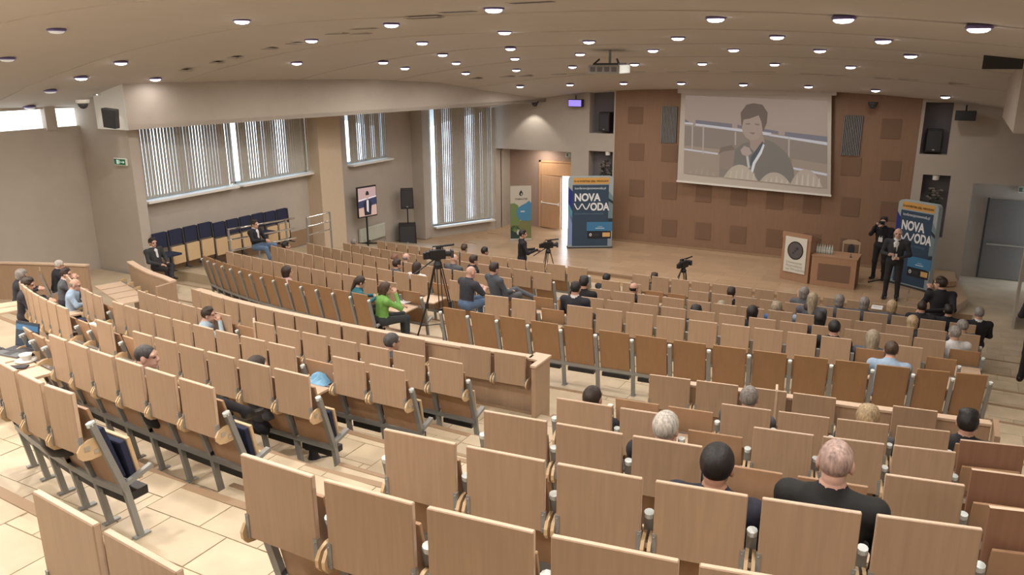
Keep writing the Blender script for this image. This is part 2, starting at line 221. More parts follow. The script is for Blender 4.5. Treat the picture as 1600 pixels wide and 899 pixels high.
PEOPLE = [
 {'id': 'a', 'x': 5.948, 'y': -8.826, 'z': 0.039, 's': 1.0, 'row': 'FR2', 'pose': 'sit', 'rz': 0, 'hair': 'short', 'hc': (0.03, 0.018, 0.012), 'skin': 'l', 'top': (0.02, 0.02, 0.028), 'pants': (0.02, 0.02, 0.028), 'shirt': (0.62, 0.62, 0.62), 'label': 'short dark hair in front row above a dark top, left of lectern', 'sleeve': 1},
 {'id': 'b', 'x': 7.297, 'y': -8.777, 'z': 0.222, 's': 1.0, 'row': 'FR2', 'pose': 'sit', 'rz': -15, 'hair': 'bob', 'hc': (0.22, 0.2, 0.18), 'skin': 'l', 'top': (0.09, 0.095, 0.11), 'pants': (0.02, 0.02, 0.028), 'shirt': (0.09, 0.095, 0.11), 'label': 'grey bobbed hair seen just below left end of presidium desk', 'sleeve': 1},
 {'id': 'c', 'x': 7.754, 'y': -10.415, 'z': 0.577, 's': 1.0, 'row': 'FR3', 'pose': 'sit', 'rz': 0, 'hair': 'long', 'hc': (0.3, 0.245, 0.17), 'skin': 'l', 'top': (0.09, 0.095, 0.11), 'pants': (0.02, 0.02, 0.028), 'shirt': (0.09, 0.095, 0.11), 'label': 'long dull blond hair, in front of the presidium desk', 'sleeve': 1},
 {'id': 'd', 'x': 7.694, 'y': -10.417, 'z': 0.388, 's': 1.0, 'row': 'FR3', 'pose': 'sit', 'rz': 0, 'hair': 'crop', 'hc': (0.03, 0.018, 0.012), 'skin': 'l', 'top': (0.28, 0.38, 0.5), 'pants': (0.02, 0.02, 0.028), 'shirt': (0.28, 0.38, 0.5), 'label': 'cropped dark hair above pale shirt, behind the dull blond head', 'sleeve': 1},
 {'id': 'e', 'x': 7.152, 'y': -10.441, 'z': 0.328, 's': 1.0, 'row': 'FR3', 'pose': 'sit', 'rz': 0, 'hair': 'curly', 'hc': (0.3, 0.245, 0.17), 'skin': 'l', 'top': (0.05, 0.13, 0.35), 'pants': (0.02, 0.02, 0.028), 'shirt': (0.05, 0.13, 0.35), 'label': 'curly grey blond hair over a blue top', 'sleeve': 1},
 {'id': 'f', 'x': 6.156, 'y': -10.485, 'z': 0.222, 's': 1.0, 'row': 'FR3', 'pose': 'sit', 'rz': 0, 'hair': 'bob', 'hc': (0.3, 0.245, 0.17), 'skin': 'l', 'top': (0.09, 0.095, 0.11), 'pants': (0.02, 0.02, 0.028), 'shirt': (0.09, 0.095, 0.11), 'label': 'brown blond bob in third row, below short dark head', 'sleeve': 1},
 {'id': 'g', 'x': 6.082, 'y': -12.023, 'z': 0.548, 's': 1.0, 'row': 'FR4', 'pose': 'sit', 'rz': 0, 'hair': 'curly', 'hc': (0.012, 0.01, 0.01), 'skin': 'l', 'top': (0.02, 0.02, 0.028), 'pants': (0.02, 0.02, 0.028), 'shirt': (0.02, 0.02, 0.028), 'label': 'thick tousled black hair, below the small black video camera', 'sleeve': 1},
 {'id': 'h', 'x': 7.019, 'y': -11.967, 'z': 0.658, 's': 1.0, 'row': 'FR4', 'pose': 'sit', 'rz': 0, 'hair': 'bob', 'hc': (0.012, 0.01, 0.01), 'skin': 'l', 'top': (0.02, 0.02, 0.028), 'pants': (0.02, 0.02, 0.028), 'shirt': (0.02, 0.02, 0.028), 'label': 'smooth black bob between brown bob and blue top', 'sleeve': 1},
 {'id': 'i', 'x': 8.085, 'y': -11.902, 'z': 0.688, 's': 1.0, 'row': 'FR4', 'pose': 'sit', 'rz': 0, 'hair': 'bob', 'hc': (0.012, 0.01, 0.01), 'skin': 'l', 'top': (0.02, 0.02, 0.028), 'pants': (0.02, 0.02, 0.028), 'shirt': (0.02, 0.02, 0.028), 'label': 'full black bob, left of another black head', 'sleeve': 1},
 {'id': 'j', 'x': 8.444, 'y': -13.291, 'z': 1.013, 's': 1.0, 'row': 'FR5', 'pose': 'sit', 'rz': 0, 'hair': 'crop', 'hc': (0.012, 0.01, 0.01), 'skin': 'l', 'top': (0.012, 0.012, 0.016), 'pants': (0.02, 0.02, 0.028), 'shirt': (0.02, 0.02, 0.028), 'label': 'round black cropped head with black collar, fifth row', 'sleeve': 1},
 {'id': 'k', 'x': 8.051, 'y': -8.77, 'z': 0.149, 's': 1.0, 'row': 'FR2', 'pose': 'sit', 'rz': 0, 'hair': 'bob', 'hc': (0.22, 0.2, 0.18), 'skin': 'l', 'top': (0.09, 0.095, 0.11), 'pants': (0.02, 0.02, 0.028), 'shirt': (0.09, 0.095, 0.11), 'label': 'grey brown bob, right half of the presidium desk behind', 'sleeve': 1},
 {'id': 'l', 'x': 8.504, 'y': -8.758, 'z': 0.156, 's': 1.0, 'row': 'FR2', 'pose': 'sit', 'rz': 0, 'hair': 'bob', 'hc': (0.22, 0.2, 0.18), 'skin': 'l', 'top': (0.09, 0.095, 0.11), 'pants': (0.02, 0.02, 0.028), 'shirt': (0.09, 0.095, 0.11), 'label': 'grey bob left of the pale desk leaf, below the photographer', 'sleeve': 1},
 {'id': 'm', 'x': 8.992, 'y': -8.745, 'z': 0.157, 's': 1.0, 'row': 'FR2', 'pose': 'sit', 'rz': 0, 'hair': 'bob', 'hc': (0.42, 0.31, 0.18), 'skin': 'l', 'top': (0.09, 0.095, 0.11), 'pants': (0.02, 0.02, 0.028), 'shirt': (0.09, 0.095, 0.11), 'label': 'light blond bob straight below the speaker', 'sleeve': 1},
 {'id': 'n', 'x': 9.456, 'y': -10.338, 'z': 0.371, 's': 1.0, 'row': 'FR3', 'pose': 'sit', 'rz': 10, 'hair': 'bob', 'hc': (0.42, 0.31, 0.18), 'skin': 'l', 'top': (0.09, 0.095, 0.11), 'pants': (0.02, 0.02, 0.028), 'shirt': (0.09, 0.095, 0.11), 'label': 'blond bob beside the outstretched hand of woman in black', 'sleeve': 1},
 {'id': 'o', 'x': 9.504, 'y': -8.731, 'z': 0.214, 's': 1.0, 'row': 'FR2', 'pose': 'sit', 'rz': 0, 'hair': 'crop', 'hc': (0.03, 0.018, 0.012), 'skin': 'l', 'top': (0.02, 0.02, 0.028), 'pants': (0.02, 0.02, 0.028), 'shirt': (0.02, 0.02, 0.028), 'label': 'dark grey cropped head left of the woman with microphone', 'sleeve': 1},
 {'id': 'p', 'x': 8.96, 'y': -13.251, 'z': 0.929, 's': 1.0, 'row': 'FR5', 'pose': 'sit', 'rz': 0, 'hair': 'long', 'hc': (0.3, 0.245, 0.17), 'skin': 'l', 'top': (0.09, 0.095, 0.11), 'pants': (0.02, 0.02, 0.028), 'shirt': (0.09, 0.095, 0.11), 'label': 'long ash blond hair, ahead of man in light blue shirt', 'sleeve': 1},
 {'id': 'q', 'x': 9.251, 'y': -14.531, 'z': 1.198, 's': 1.0, 'row': 'FR6', 'pose': 'lean', 'rz': 0, 'hair': 'crop', 'hc': (0.06, 0.034, 0.02), 'skin': 'l', 'top': (0.28, 0.38, 0.5), 'pants': (0.1, 0.16, 0.27), 'shirt': (0.28, 0.38, 0.5), 'label': 'man in light blue shirt, last row of front right block', 'sleeve': 1},
 {'id': 'r', 'x': 9.952, 'y': -7.513, 'z': 0.18, 's': 1.15, 'row': 'FR2', 'pose': 'mic', 'rz': 20, 'hair': 'short', 'hc': (0.03, 0.018, 0.012), 'skin': 'l', 'top': (0.012, 0.012, 0.016), 'pants': (0.02, 0.02, 0.028), 'shirt': (0.012, 0.012, 0.016), 'label': 'woman in black top turning with microphone, arm along the backs', 'sleeve': 1},
 {'id': 's', 'x': 9.966, 'y': -8.289, 'z': 0.08, 's': 1.0, 'row': 'FR2', 'pose': 'sit', 'rz': 0, 'hair': 'short', 'hc': (0.012, 0.01, 0.01), 'skin': 'l', 'top': (0.012, 0.012, 0.016), 'pants': (0.02, 0.02, 0.028), 'shirt': (0.012, 0.012, 0.016), 'label': 'dark figure close behind the woman with microphone', 'sleeve': 1},
 {'id': 't', 'x': 10.147, 'y': -11.755, 'z': 0.719, 's': 1.0, 'row': 'FR4', 'pose': 'sit', 'rz': 25, 'hair': 'crop', 'hc': (0.22, 0.2, 0.18), 'skin': 'l', 'top': (0.62, 0.62, 0.62), 'pants': (0.02, 0.02, 0.028), 'shirt': (0.62, 0.62, 0.62), 'label': 'grey haired head above white collar near right end of rows', 'sleeve': 1},
 {'id': 'u', 'x': 10.317, 'y': -10.266, 'z': 0.408, 's': 1.0, 'row': 'FR3', 'pose': 'sit', 'rz': 30, 'hair': 'crop', 'hc': (0.22, 0.2, 0.18), 'skin': 'l', 'top': (0.09, 0.095, 0.11), 'pants': (0.02, 0.02, 0.028), 'shirt': (0.09, 0.095, 0.11), 'label': 'pale grey head leaning left, right of the grey head with white collar', 'sleeve': 1},
 {'id': 'v', 'x': 10.53, 'y': -8.695, 'z': 0.218, 's': 1.0, 'row': 'FR2', 'pose': 'sit', 'rz': 15, 'hair': 'crop', 'hc': (0.22, 0.2, 0.18), 'skin': 'l', 'top': (0.012, 0.012, 0.016), 'pants': (0.02, 0.02, 0.028), 'shirt': (0.62, 0.62, 0.62), 'label': 'grey haired man in black jacket at right end of front rows', 'sleeve': 1},
 {'id': 'w', 'x': 2.74, 'y': -8.145, 'z': -0.22, 's': 1.0, 'row': 'FR1', 'pose': 'lean', 'rz': -10, 'hair': 'short', 'hc': (0.012, 0.01, 0.01), 'skin': 'l', 'top': (0.02, 0.02, 0.028), 'pants': (0.02, 0.02, 0.028), 'shirt': (0.02, 0.02, 0.028), 'label': 'man with black hair and dark jacket at stage steps', 'sleeve': 1},
 {'id': 'x', 'x': 4.309, 'y': -10.54, 'z': 0.381, 's': 1.0, 'row': 'FR3', 'pose': 'sit', 'rz': -20, 'hair': 'ring', 'hc': (0.03, 0.018, 0.012), 'skin': 'l', 'top': (0.02, 0.02, 0.028), 'pants': (0.02, 0.02, 0.028), 'shirt': (0.02, 0.02, 0.028), 'label': 'balding head with dark sides, left part of front right block', 'sleeve': 1},
 {'id': 'y', 'x': 3.688, 'y': -7.037, 'z': -0.345, 's': 1.0, 'row': 'FR1', 'pose': 'sit', 'rz': 0, 'hair': 'short', 'hc': (0.03, 0.018, 0.012), 'skin': 'l', 'top': (0.02, 0.02, 0.028), 'pants': (0.02, 0.02, 0.028), 'shirt': (0.02, 0.02, 0.028), 'label': 'top of dark head behind the frontmost desk leaf, left of camera', 'sleeve': 1},
 {'id': 'z', 'x': 4.5, 'y': -13.595, 'z': 1.169, 's': 1.0, 'row': 'FR5', 'pose': 'sit', 'rz': 0, 'hair': 'crop', 'hc': (0.012, 0.01, 0.01), 'skin': 'l', 'top': (0.02, 0.02, 0.028), 'pants': (0.02, 0.02, 0.028), 'shirt': (0.62, 0.62, 0.62), 'label': 'man in dark suit with white collar, raised black hair, from behind', 'sleeve': 1},
 {'id': 'za', 'x': 4.026, 'y': -12.147, 'z': 0.845, 's': 1.0, 'row': 'FR4', 'pose': 'sit', 'rz': 0, 'hair': 'short', 'hc': (0.012, 0.01, 0.01), 'skin': 'l', 'top': (0.012, 0.012, 0.016), 'pants': (0.02, 0.02, 0.028), 'shirt': (0.012, 0.012, 0.016), 'label': 'dark head half hidden by the man in dark suit', 'sleeve': 1},
 {'id': 'bald', 'x': 2.326, 'y': -13.684, 'z': 1.267, 's': 0.959, 'row': 'FR5', 'pose': 'lean', 'rz': -20, 'hair': None, 'hc': None, 'skin': 'p', 'top': (0.035, 0.038, 0.052), 'pants': (0.1, 0.16, 0.27), 'shirt': (0.035, 0.038, 0.052), 'label': 'bald man in dark grey polo beside tripod, leaning forward', 'sleeve': 0},
 {'id': 'grey', 'x': 2.069, 'y': -12.129, 'z': 0.928, 's': 0.982, 'row': 'FR4', 'pose': 'cross', 'rz': -25, 'hair': 'short', 'hc': (0.03, 0.018, 0.012), 'skin': 'l', 'top': (0.07, 0.08, 0.1), 'pants': (0.09, 0.095, 0.11), 'shirt': (0.07, 0.08, 0.1), 'label': 'man in grey suit right of the bald man, legs crossed', 'sleeve': 1},
 {'id': 'dk', 'x': 0.579, 'y': -10.573, 'z': 0.609, 's': 0.962, 'row': 'FL3', 'pose': 'sit', 'rz': -40, 'hair': 'short', 'hc': (0.03, 0.018, 0.012), 'skin': 'l', 'top': (0.012, 0.012, 0.016), 'pants': (0.02, 0.02, 0.028), 'shirt': (0.012, 0.012, 0.016), 'label': 'dark haired head in profile just above the bald man', 'sleeve': 1},
 {'id': 'b2', 'x': 0.208, 'y': -10.62, 'z': 0.594, 's': 0.945, 'row': 'FL3', 'pose': 'sit', 'rz': -10, 'hair': None, 'hc': None, 'skin': 'p', 'top': (0.09, 0.095, 0.11), 'pants': (0.02, 0.02, 0.028), 'shirt': (0.09, 0.095, 0.11), 'label': 'bald pink head right of the tall tripod camera', 'sleeve': 1},
 {'id': 'h1', 'x': -1.778, 'y': -7.004, 'z': -0.136, 's': 0.953, 'row': 'FL1', 'pose': 'sit', 'rz': -10, 'hair': 'short', 'hc': (0.06, 0.034, 0.02), 'skin': 'l', 'top': (0.09, 0.095, 0.11), 'pants': (0.02, 0.02, 0.028), 'shirt': (0.09, 0.095, 0.11), 'label': 'brown hair in front left row, left of a black head', 'sleeve': 1},
 {'id': 'h2', 'x': -1.281, 'y': -6.946, 'z': -0.176, 's': 0.973, 'row': 'FL1', 'pose': 'sit', 'rz': -40, 'hair': 'short', 'hc': (0.012, 0.01, 0.01), 'skin': 'l', 'top': (0.02, 0.02, 0.028), 'pants': (0.02, 0.02, 0.028), 'shirt': (0.02, 0.02, 0.028), 'label': 'black hair in front left row, before the bright floor', 'sleeve': 1},
 {'id': 'lw', 'x': 0.385, 'y': -12.24, 'z': 0.825, 's': 0.921, 'row': 'FL4', 'pose': 'sit', 'rz': -5, 'hair': 'long', 'hc': (0.03, 0.018, 0.012), 'skin': 'l', 'top': (0.62, 0.62, 0.62), 'pants': (0.02, 0.02, 0.028), 'shirt': (0.62, 0.62, 0.62), 'label': 'long dark hair over white top, left of the tripod', 'sleeve': 1},
 {'id': 'b3', 'x': -1.159, 'y': -10.517, 'z': 0.485, 's': 0.914, 'row': 'FL3', 'pose': 'sit', 'rz': -10, 'hair': 'ring', 'hc': (0.22, 0.2, 0.18), 'skin': 'p', 'top': (0.02, 0.02, 0.028), 'pants': (0.02, 0.02, 0.028), 'shirt': (0.02, 0.02, 0.028), 'label': 'bald head with dark collar, left of long dark hair', 'sleeve': 1},
 {'id': 'dh', 'x': -0.278, 'y': -12.151, 'z': 0.84, 's': 0.908, 'row': 'FL4', 'pose': 'sit', 'rz': -35, 'hair': 'short', 'hc': (0.03, 0.018, 0.012), 'skin': 'l', 'top': (0.09, 0.095, 0.11), 'pants': (0.02, 0.02, 0.028), 'shirt': (0.09, 0.095, 0.11), 'label': 'dark brown head in profile below the bald head', 'sleeve': 1},
 {'id': 'rd', 'x': -1.463, 'y': -10.485, 'z': 0.414, 's': 0.907, 'row': 'FL3', 'pose': 'sit', 'rz': 0, 'hair': 'short', 'hc': (0.16, 0.07, 0.04), 'skin': 'l', 'top': (0.09, 0.095, 0.11), 'pants': (0.02, 0.02, 0.028), 'shirt': (0.09, 0.095, 0.11), 'label': 'reddish brown hair left of the bald head', 'sleeve': 1},
 {'id': 'g1', 'x': -3.294, 'y': -10.221, 'z': 0.279, 's': 0.883, 'row': 'FL3', 'pose': 'sit', 'rz': -25, 'hair': 'crop', 'hc': (0.22, 0.2, 0.18), 'skin': 'l', 'top': (0.09, 0.095, 0.11), 'pants': (0.02, 0.02, 0.028), 'shirt': (0.09, 0.095, 0.11), 'label': 'grey haired head in profile, middle of front left block', 'sleeve': 1},
 {'id': 'g2', 'x': -4.246, 'y': -8.603, 'z': 0.176, 's': 0.887, 'row': 'FL2', 'pose': 'sit', 'rz': -10, 'hair': 'crop', 'hc': (0.22, 0.2, 0.18), 'skin': 'l', 'top': (0.09, 0.095, 0.11), 'pants': (0.02, 0.02, 0.028), 'shirt': (0.09, 0.095, 0.11), 'label': 'small grey head below the television stand', 'sleeve': 1},
 {'id': 'd3', 'x': -3.805, 'y': -11.638, 'z': 0.815, 's': 0.858, 'row': 'FL4', 'pose': 'sit', 'rz': -35, 'hair': 'short', 'hc': (0.012, 0.01, 0.01), 'skin': 'l', 'top': (0.02, 0.02, 0.028), 'pants': (0.02, 0.02, 0.028), 'shirt': (0.02, 0.02, 0.028), 'label': 'black haired head at left end, under the chrome railing', 'sleeve': 1},
 {'id': 'g4', 'x': -3.846, 'y': -13.358, 'z': 0.987, 's': 0.81, 'row': 'FL5', 'pose': 'lean', 'rz': -30, 'hair': 'crop', 'hc': (0.22, 0.2, 0.18), 'skin': 'l', 'top': (0.03, 0.03, 0.035), 'pants': (0.02, 0.02, 0.028), 'shirt': (0.62, 0.62, 0.62), 'label': 'grey haired man in dark jacket, leftmost of front left block', 'sleeve': 1},
 {'id': 'pk', 'x': -0.781, 'y': -14.727, 'z': 1.283, 's': 0.859, 'row': 'FL6', 'pose': 'sit', 'rz': -35, 'hair': 'bob', 'hc': (0.03, 0.018, 0.012), 'skin': 'l', 'top': (0.55, 0.36, 0.34), 'pants': (0.02, 0.02, 0.028), 'shirt': (0.55, 0.36, 0.34), 'label': 'brown haired woman in pale pink, back row of front left block', 'sleeve': 1},
 {'id': 'teal', 'x': 0.861, 'y': -14.933, 'z': 1.324, 's': 0.89, 'row': 'FL6', 'pose': 'lean', 'rz': -35, 'hair': 'tail', 'hc': (0.03, 0.018, 0.012), 'skin': 'l', 'top': (0.02, 0.12, 0.15), 'pants': (0.02, 0.02, 0.028), 'shirt': (0.02, 0.12, 0.15), 'label': 'woman in teal top with dark ponytail', 'sleeve': 1},
 {'id': 'green', 'x': 1.441, 'y': -14.96, 'z': 1.277, 's': 0.901, 'row': 'FL6', 'pose': 'chin', 'rz': -35, 'hair': 'long', 'hc': (0.06, 0.034, 0.02), 'skin': 'l', 'top': (0.16, 0.36, 0.08), 'pants': (0.03, 0.035, 0.04), 'shirt': (0.16, 0.36, 0.08), 'label': 'woman in bright green sweater, hand at her chin', 'sleeve': 1},
 {'id': 'pa', 'x': -0.73, 'y': -10.514, 'z': 0.406, 's': 0.93, 'row': 'FL3', 'pose': 'lean', 'rz': -30, 'hair': 'bob', 'hc': (0.3, 0.245, 0.17), 'skin': 'p', 'top': (0.5, 0.45, 0.4), 'pants': (0.02, 0.02, 0.028), 'shirt': (0.5, 0.45, 0.4), 'label': 'pale top half hidden behind the tripod legs', 'sleeve': 1},
 {'id': 'lb', 'x': 1.349, 'y': -18.415, 'z': 1.953, 's': 0.79, 'row': 'L2', 'pose': 'chin', 'rz': -45, 'hair': 'short', 'hc': (0.03, 0.018, 0.012), 'skin': 'l', 'top': (0.36, 0.46, 0.54), 'pants': (0.1, 0.16, 0.27), 'shirt': (0.36, 0.46, 0.54), 'label': 'man in pale blue shirt resting chin on hand', 'sleeve': 1},
 {'id': 'buzz', 'x': 4.61, 'y': -21.556, 'z': 3.044, 's': 0.751, 'row': 'L5', 'pose': 'legout', 'rz': -28, 'hair': 'buzz', 'hc': (0.05, 0.045, 0.045), 'skin': 'p', 'top': (0.09, 0.095, 0.11), 'pants': (0.012, 0.012, 0.016), 'shirt': (0.09, 0.095, 0.11), 'label': 'man with shaved grey head in profile, black sneaker out', 'sleeve': 1},
 {'id': 'hd', 'x': 4.514, 'y': -20.504, 'z': 2.498, 's': 0.833, 'row': 'L4', 'pose': 'sit', 'rz': -40, 'hair': 'crop', 'hc': (0.03, 0.018, 0.012), 'skin': 'l', 'top': (0.09, 0.095, 0.11), 'pants': (0.02, 0.02, 0.028), 'shirt': (0.09, 0.095, 0.11), 'label': 'dark balding head just above a desk edge, rear left block', 'sleeve': 1},
 {'id': 'gh', 'x': 4.117, 'y': -18.154, 'z': 1.797, 's': 0.905, 'row': 'L2', 'pose': 'sit', 'rz': -30, 'hair': 'crop', 'hc': (0.07, 0.065, 0.065), 'skin': 'l', 'top': (0.09, 0.095, 0.11), 'pants': (0.02, 0.02, 0.028), 'shirt': (0.09, 0.095, 0.11), 'label': 'dark grey cropped head in front row of rear left block', 'sleeve': 1},
 {'id': 'nb', 'x': 7.171, 'y': -19.278, 'z': 1.997, 's': 1.0, 'row': 'R3', 'pose': 'sit', 'rz': 0, 'hair': 'buzz', 'hc': (0.03, 0.018, 0.012), 'skin': 'm', 'top': (0.02, 0.02, 0.028), 'pants': (0.02, 0.02, 0.028), 'shirt': (0.02, 0.02, 0.028), 'label': 'dark shaved head at left end of rear right block', 'sleeve': 1},
 {'id': 'ng', 'x': 8.123, 'y': -20.372, 'z': 2.418, 's': 1.0, 'row': 'R4', 'pose': 'sit', 'rz': -5, 'hair': 'crop', 'hc': (0.48, 0.45, 0.4), 'skin': 'p', 'top': (0.02, 0.02, 0.028), 'pants': (0.02, 0.02, 0.028), 'shirt': (0.02, 0.02, 0.028), 'label': 'thinning white hair, second seat in rear right block', 'sleeve': 1},
 {'id': 'ngr', 'x': 8.206, 'y': -17.908, 'z': 1.677, 's': 1.0, 'row': 'R2', 'pose': 'sit', 'rz': 0, 'hair': 'crop', 'hc': (0.22, 0.2, 0.18), 'skin': 'l', 'top': (0.09, 0.095, 0.11), 'pants': (0.02, 0.02, 0.028), 'shirt': (0.09, 0.095, 0.11), 'label': 'short grey hair by a half folded desk edge', 'sleeve': 1},
 {'id': 'nbl', 'x': 9.233, 'y': -17.74, 'z': 1.62, 's': 1.0, 'row': 'R2', 'pose': 'sit', 'rz': 0, 'hair': 'curly', 'hc': (0.42, 0.31, 0.18), 'skin': 'l', 'top': (0.09, 0.095, 0.11), 'pants': (0.02, 0.02, 0.028), 'shirt': (0.09, 0.095, 0.11), 'label': 'light blond top of head behind a desk leaf', 'sleeve': 1},
 {'id': 'nbk', 'x': 10.021, 'y': -17.579, 'z': 1.683, 's': 1.0, 'row': 'R2', 'pose': 'sit', 'rz': 0, 'hair': 'short', 'hc': (0.012, 0.01, 0.01), 'skin': 'l', 'top': (0.022, 0.023, 0.028), 'pants': (0.02, 0.02, 0.028), 'shirt': (0.022, 0.023, 0.028), 'label': 'black haired man in dark suit at right end of rear block', 'sleeve': 1},
 {'id': 'nd', 'x': 8.744, 'y': -21.432, 'z': 2.8, 's': 1.0, 'row': 'R5', 'pose': 'sit', 'rz': 0, 'hair': 'crop', 'hc': (0.012, 0.01, 0.01), 'skin': 'm', 'top': (0.018, 0.02, 0.035), 'pants': (0.02, 0.02, 0.028), 'shirt': (0.018, 0.02, 0.035), 'label': 'man with black cropped hair and navy jacket, hand at cheek', 'sleeve': 1},
 {'id': 'nbb', 'x': 9.284, 'y': -21.337, 'z': 2.905, 's': 1.0, 'row': 'R5', 'pose': 'sit', 'rz': 0, 'hair': 'buzz', 'hc': (0.36, 0.25, 0.215), 'skin': 'p', 'top': (0.014, 0.014, 0.014), 'pants': (0.012, 0.012, 0.016), 'shirt': (0.014, 0.014, 0.014), 'label': 'nearly bald man in black jacket, seen from behind', 'sleeve': 1},
 {'id': 'b1', 'x': -5.16, 'y': -13.93, 'z': 1.28, 'row': '', 'pose': 'cross', 'rz': -90, 'hair': 'short', 'hc': (0.012, 0.01, 0.01), 'skin': 'l', 'top': (0.03, 0.032, 0.034), 'pants': (0.012, 0.012, 0.016), 'shirt': (0.62, 0.62, 0.62), 'label': 'man in dark jacket with crossed legs at near end of bench', 's': 0.85, 'sleeve': 1},
 {'id': 'b2b', 'x': -4.91, 'y': -11.41, 'z': 1.2, 'row': '', 'pose': 'wide', 'rz': -80, 'hair': 'short', 'hc': (0.03, 0.018, 0.012), 'skin': 'l', 'top': (0.012, 0.012, 0.016), 'pants': (0.1, 0.16, 0.27), 'shirt': (0.62, 0.62, 0.62), 'label': 'man in jeans and black jacket behind the railing', 's': 0.88, 'sleeve': 1},
 {'id': 'spk', 'x': 8.74, 'y': -3.18, 'z': 0, 'row': '', 'pose': 'speak', 'rz': 175, 'hair': None, 'hc': None, 'skin': 'p', 'top': (0.03, 0.031, 0.036), 'pants': (0.018, 0.018, 0.022), 'shirt': (0.62, 0.62, 0.62), 'label': 'bald speaker in dark suit standing before right blue banner', 's': 1.05, 'sleeve': 1, 'wide': 1.1},
 {'id': 'pho', 'x': 8.29, 'y': -1.28, 'z': 0, 'row': '', 'pose': 'photo', 'rz': 165, 'hair': 'short', 'hc': (0.012, 0.01, 0.01), 'skin': 'l', 'top': (0.012, 0.012, 0.016), 'pants': (0.014, 0.014, 0.016), 'shirt': (0.012, 0.012, 0.016), 'label': 'photographer in black holding camera to his face on stage', 's': 1.0, 'sleeve': 1, 'wide': 1.1},
 {'id': 'cmn', 'x': -0.17, 'y': -6.25, 'z': -0.22, 'row': '', 'pose': 'cam', 'rz': -55, 'hair': 'short', 'hc': (0.012, 0.01, 0.01), 'skin': 'l', 'top': (0.012, 0.012, 0.016), 'pants': (0.012, 0.012, 0.016), 'shirt': (0.012, 0.012, 0.016), 'label': 'camera operator in black behind a tripod camera near stage', 's': 1.0, 'sleeve': 1},
 {'id': 'ul1', 'x': -1.224, 'y': -19.116, 'z': 2.517, 's': 0.621, 'row': 'L3', 'pose': 'lean', 'rz': -40, 'hair': 'curly', 'hc': (0.22, 0.2, 0.18), 'skin': 'l', 'top': (0.02, 0.02, 0.028), 'pants': (0.02, 0.02, 0.028), 'shirt': (0.62, 0.62, 0.62), 'label': 'grey curly haired head at far left edge behind beech panel', 'sleeve': 1},
 {'id': 'ul2', 'x': 0.658, 'y': -20.1, 'z': 2.891, 's': 0.626, 'row': 'L4', 'pose': 'lean', 'rz': -50, 'hair': 'short', 'hc': (0.03, 0.018, 0.012), 'skin': 'l', 'top': (0.02, 0.02, 0.028), 'pants': (0.02, 0.02, 0.028), 'shirt': (0.62, 0.62, 0.62), 'label': 'dark haired head bent over desk at far left, pinkish face', 'sleeve': 1},
 {'id': 'ul3', 'x': -2.752, 'y': -17.68, 'z': 2.107, 's': 0.648, 'row': '', 'pose': 'lean', 'rz': -30, 'hair': 'crop', 'hc': (0.48, 0.45, 0.4), 'skin': 'l', 'top': (0.02, 0.02, 0.028), 'pants': (0.02, 0.02, 0.028), 'shirt': (0.02, 0.02, 0.028), 'label': 'white haired head in front of the left barrier', 'sleeve': 1},
 {'id': 'ul4', 'x': -0.73, 'y': -18.803, 'z': 2.486, 's': 0.652, 'row': 'L3', 'pose': 'chin', 'rz': -45, 'hair': 'short', 'hc': (0.03, 0.018, 0.012), 'skin': 'l', 'top': (0.09, 0.095, 0.11), 'pants': (0.02, 0.02, 0.028), 'shirt': (0.62, 0.62, 0.62), 'label': 'dark haired person with hand at face in upper left group', 'sleeve': 1},
 {'id': 'ul5', 'x': -0.19, 'y': -19.059, 'z': 2.475, 's': 0.659, 'row': 'L3', 'pose': 'lean', 'rz': -50, 'hair': 'ring', 'hc': (0.22, 0.2, 0.18), 'skin': 'l', 'top': (0.28, 0.38, 0.5), 'pants': (0.02, 0.02, 0.028), 'shirt': (0.28, 0.38, 0.5), 'label': 'grey balding man in light blue shirt bent over papers', 'sleeve': 1},
 {'id': 're', 'x': 12.05, 'y': -4.9, 'z': -0.22, 'row': '', 'pose': 'sit', 'rz': 10, 'hair': 'short', 'hc': (0.012, 0.01, 0.01), 'skin': 'l', 'top': (0.012, 0.012, 0.016), 'pants': (0.012, 0.012, 0.016), 'shirt': (0.012, 0.012, 0.016), 'label': 'dark clothed figure cut off by the right edge near white boards', 'sleeve': 1},
 {'id': 'rf', 'x': 11.216, 'y': -9.887, 'z': 0.68, 'row': '', 'pose': 'speak', 'rz': -30, 'hair': 'short', 'hc': (0.012, 0.01, 0.01), 'skin': 'l', 'top': (0.012, 0.012, 0.016), 'pants': (0.012, 0.012, 0.016), 'shirt': (0.012, 0.012, 0.016), 'label': 'person leaving the frame at right edge, one dark shoe visible', 'sleeve': 1},
]
CMN = (-0.17, -6.25)
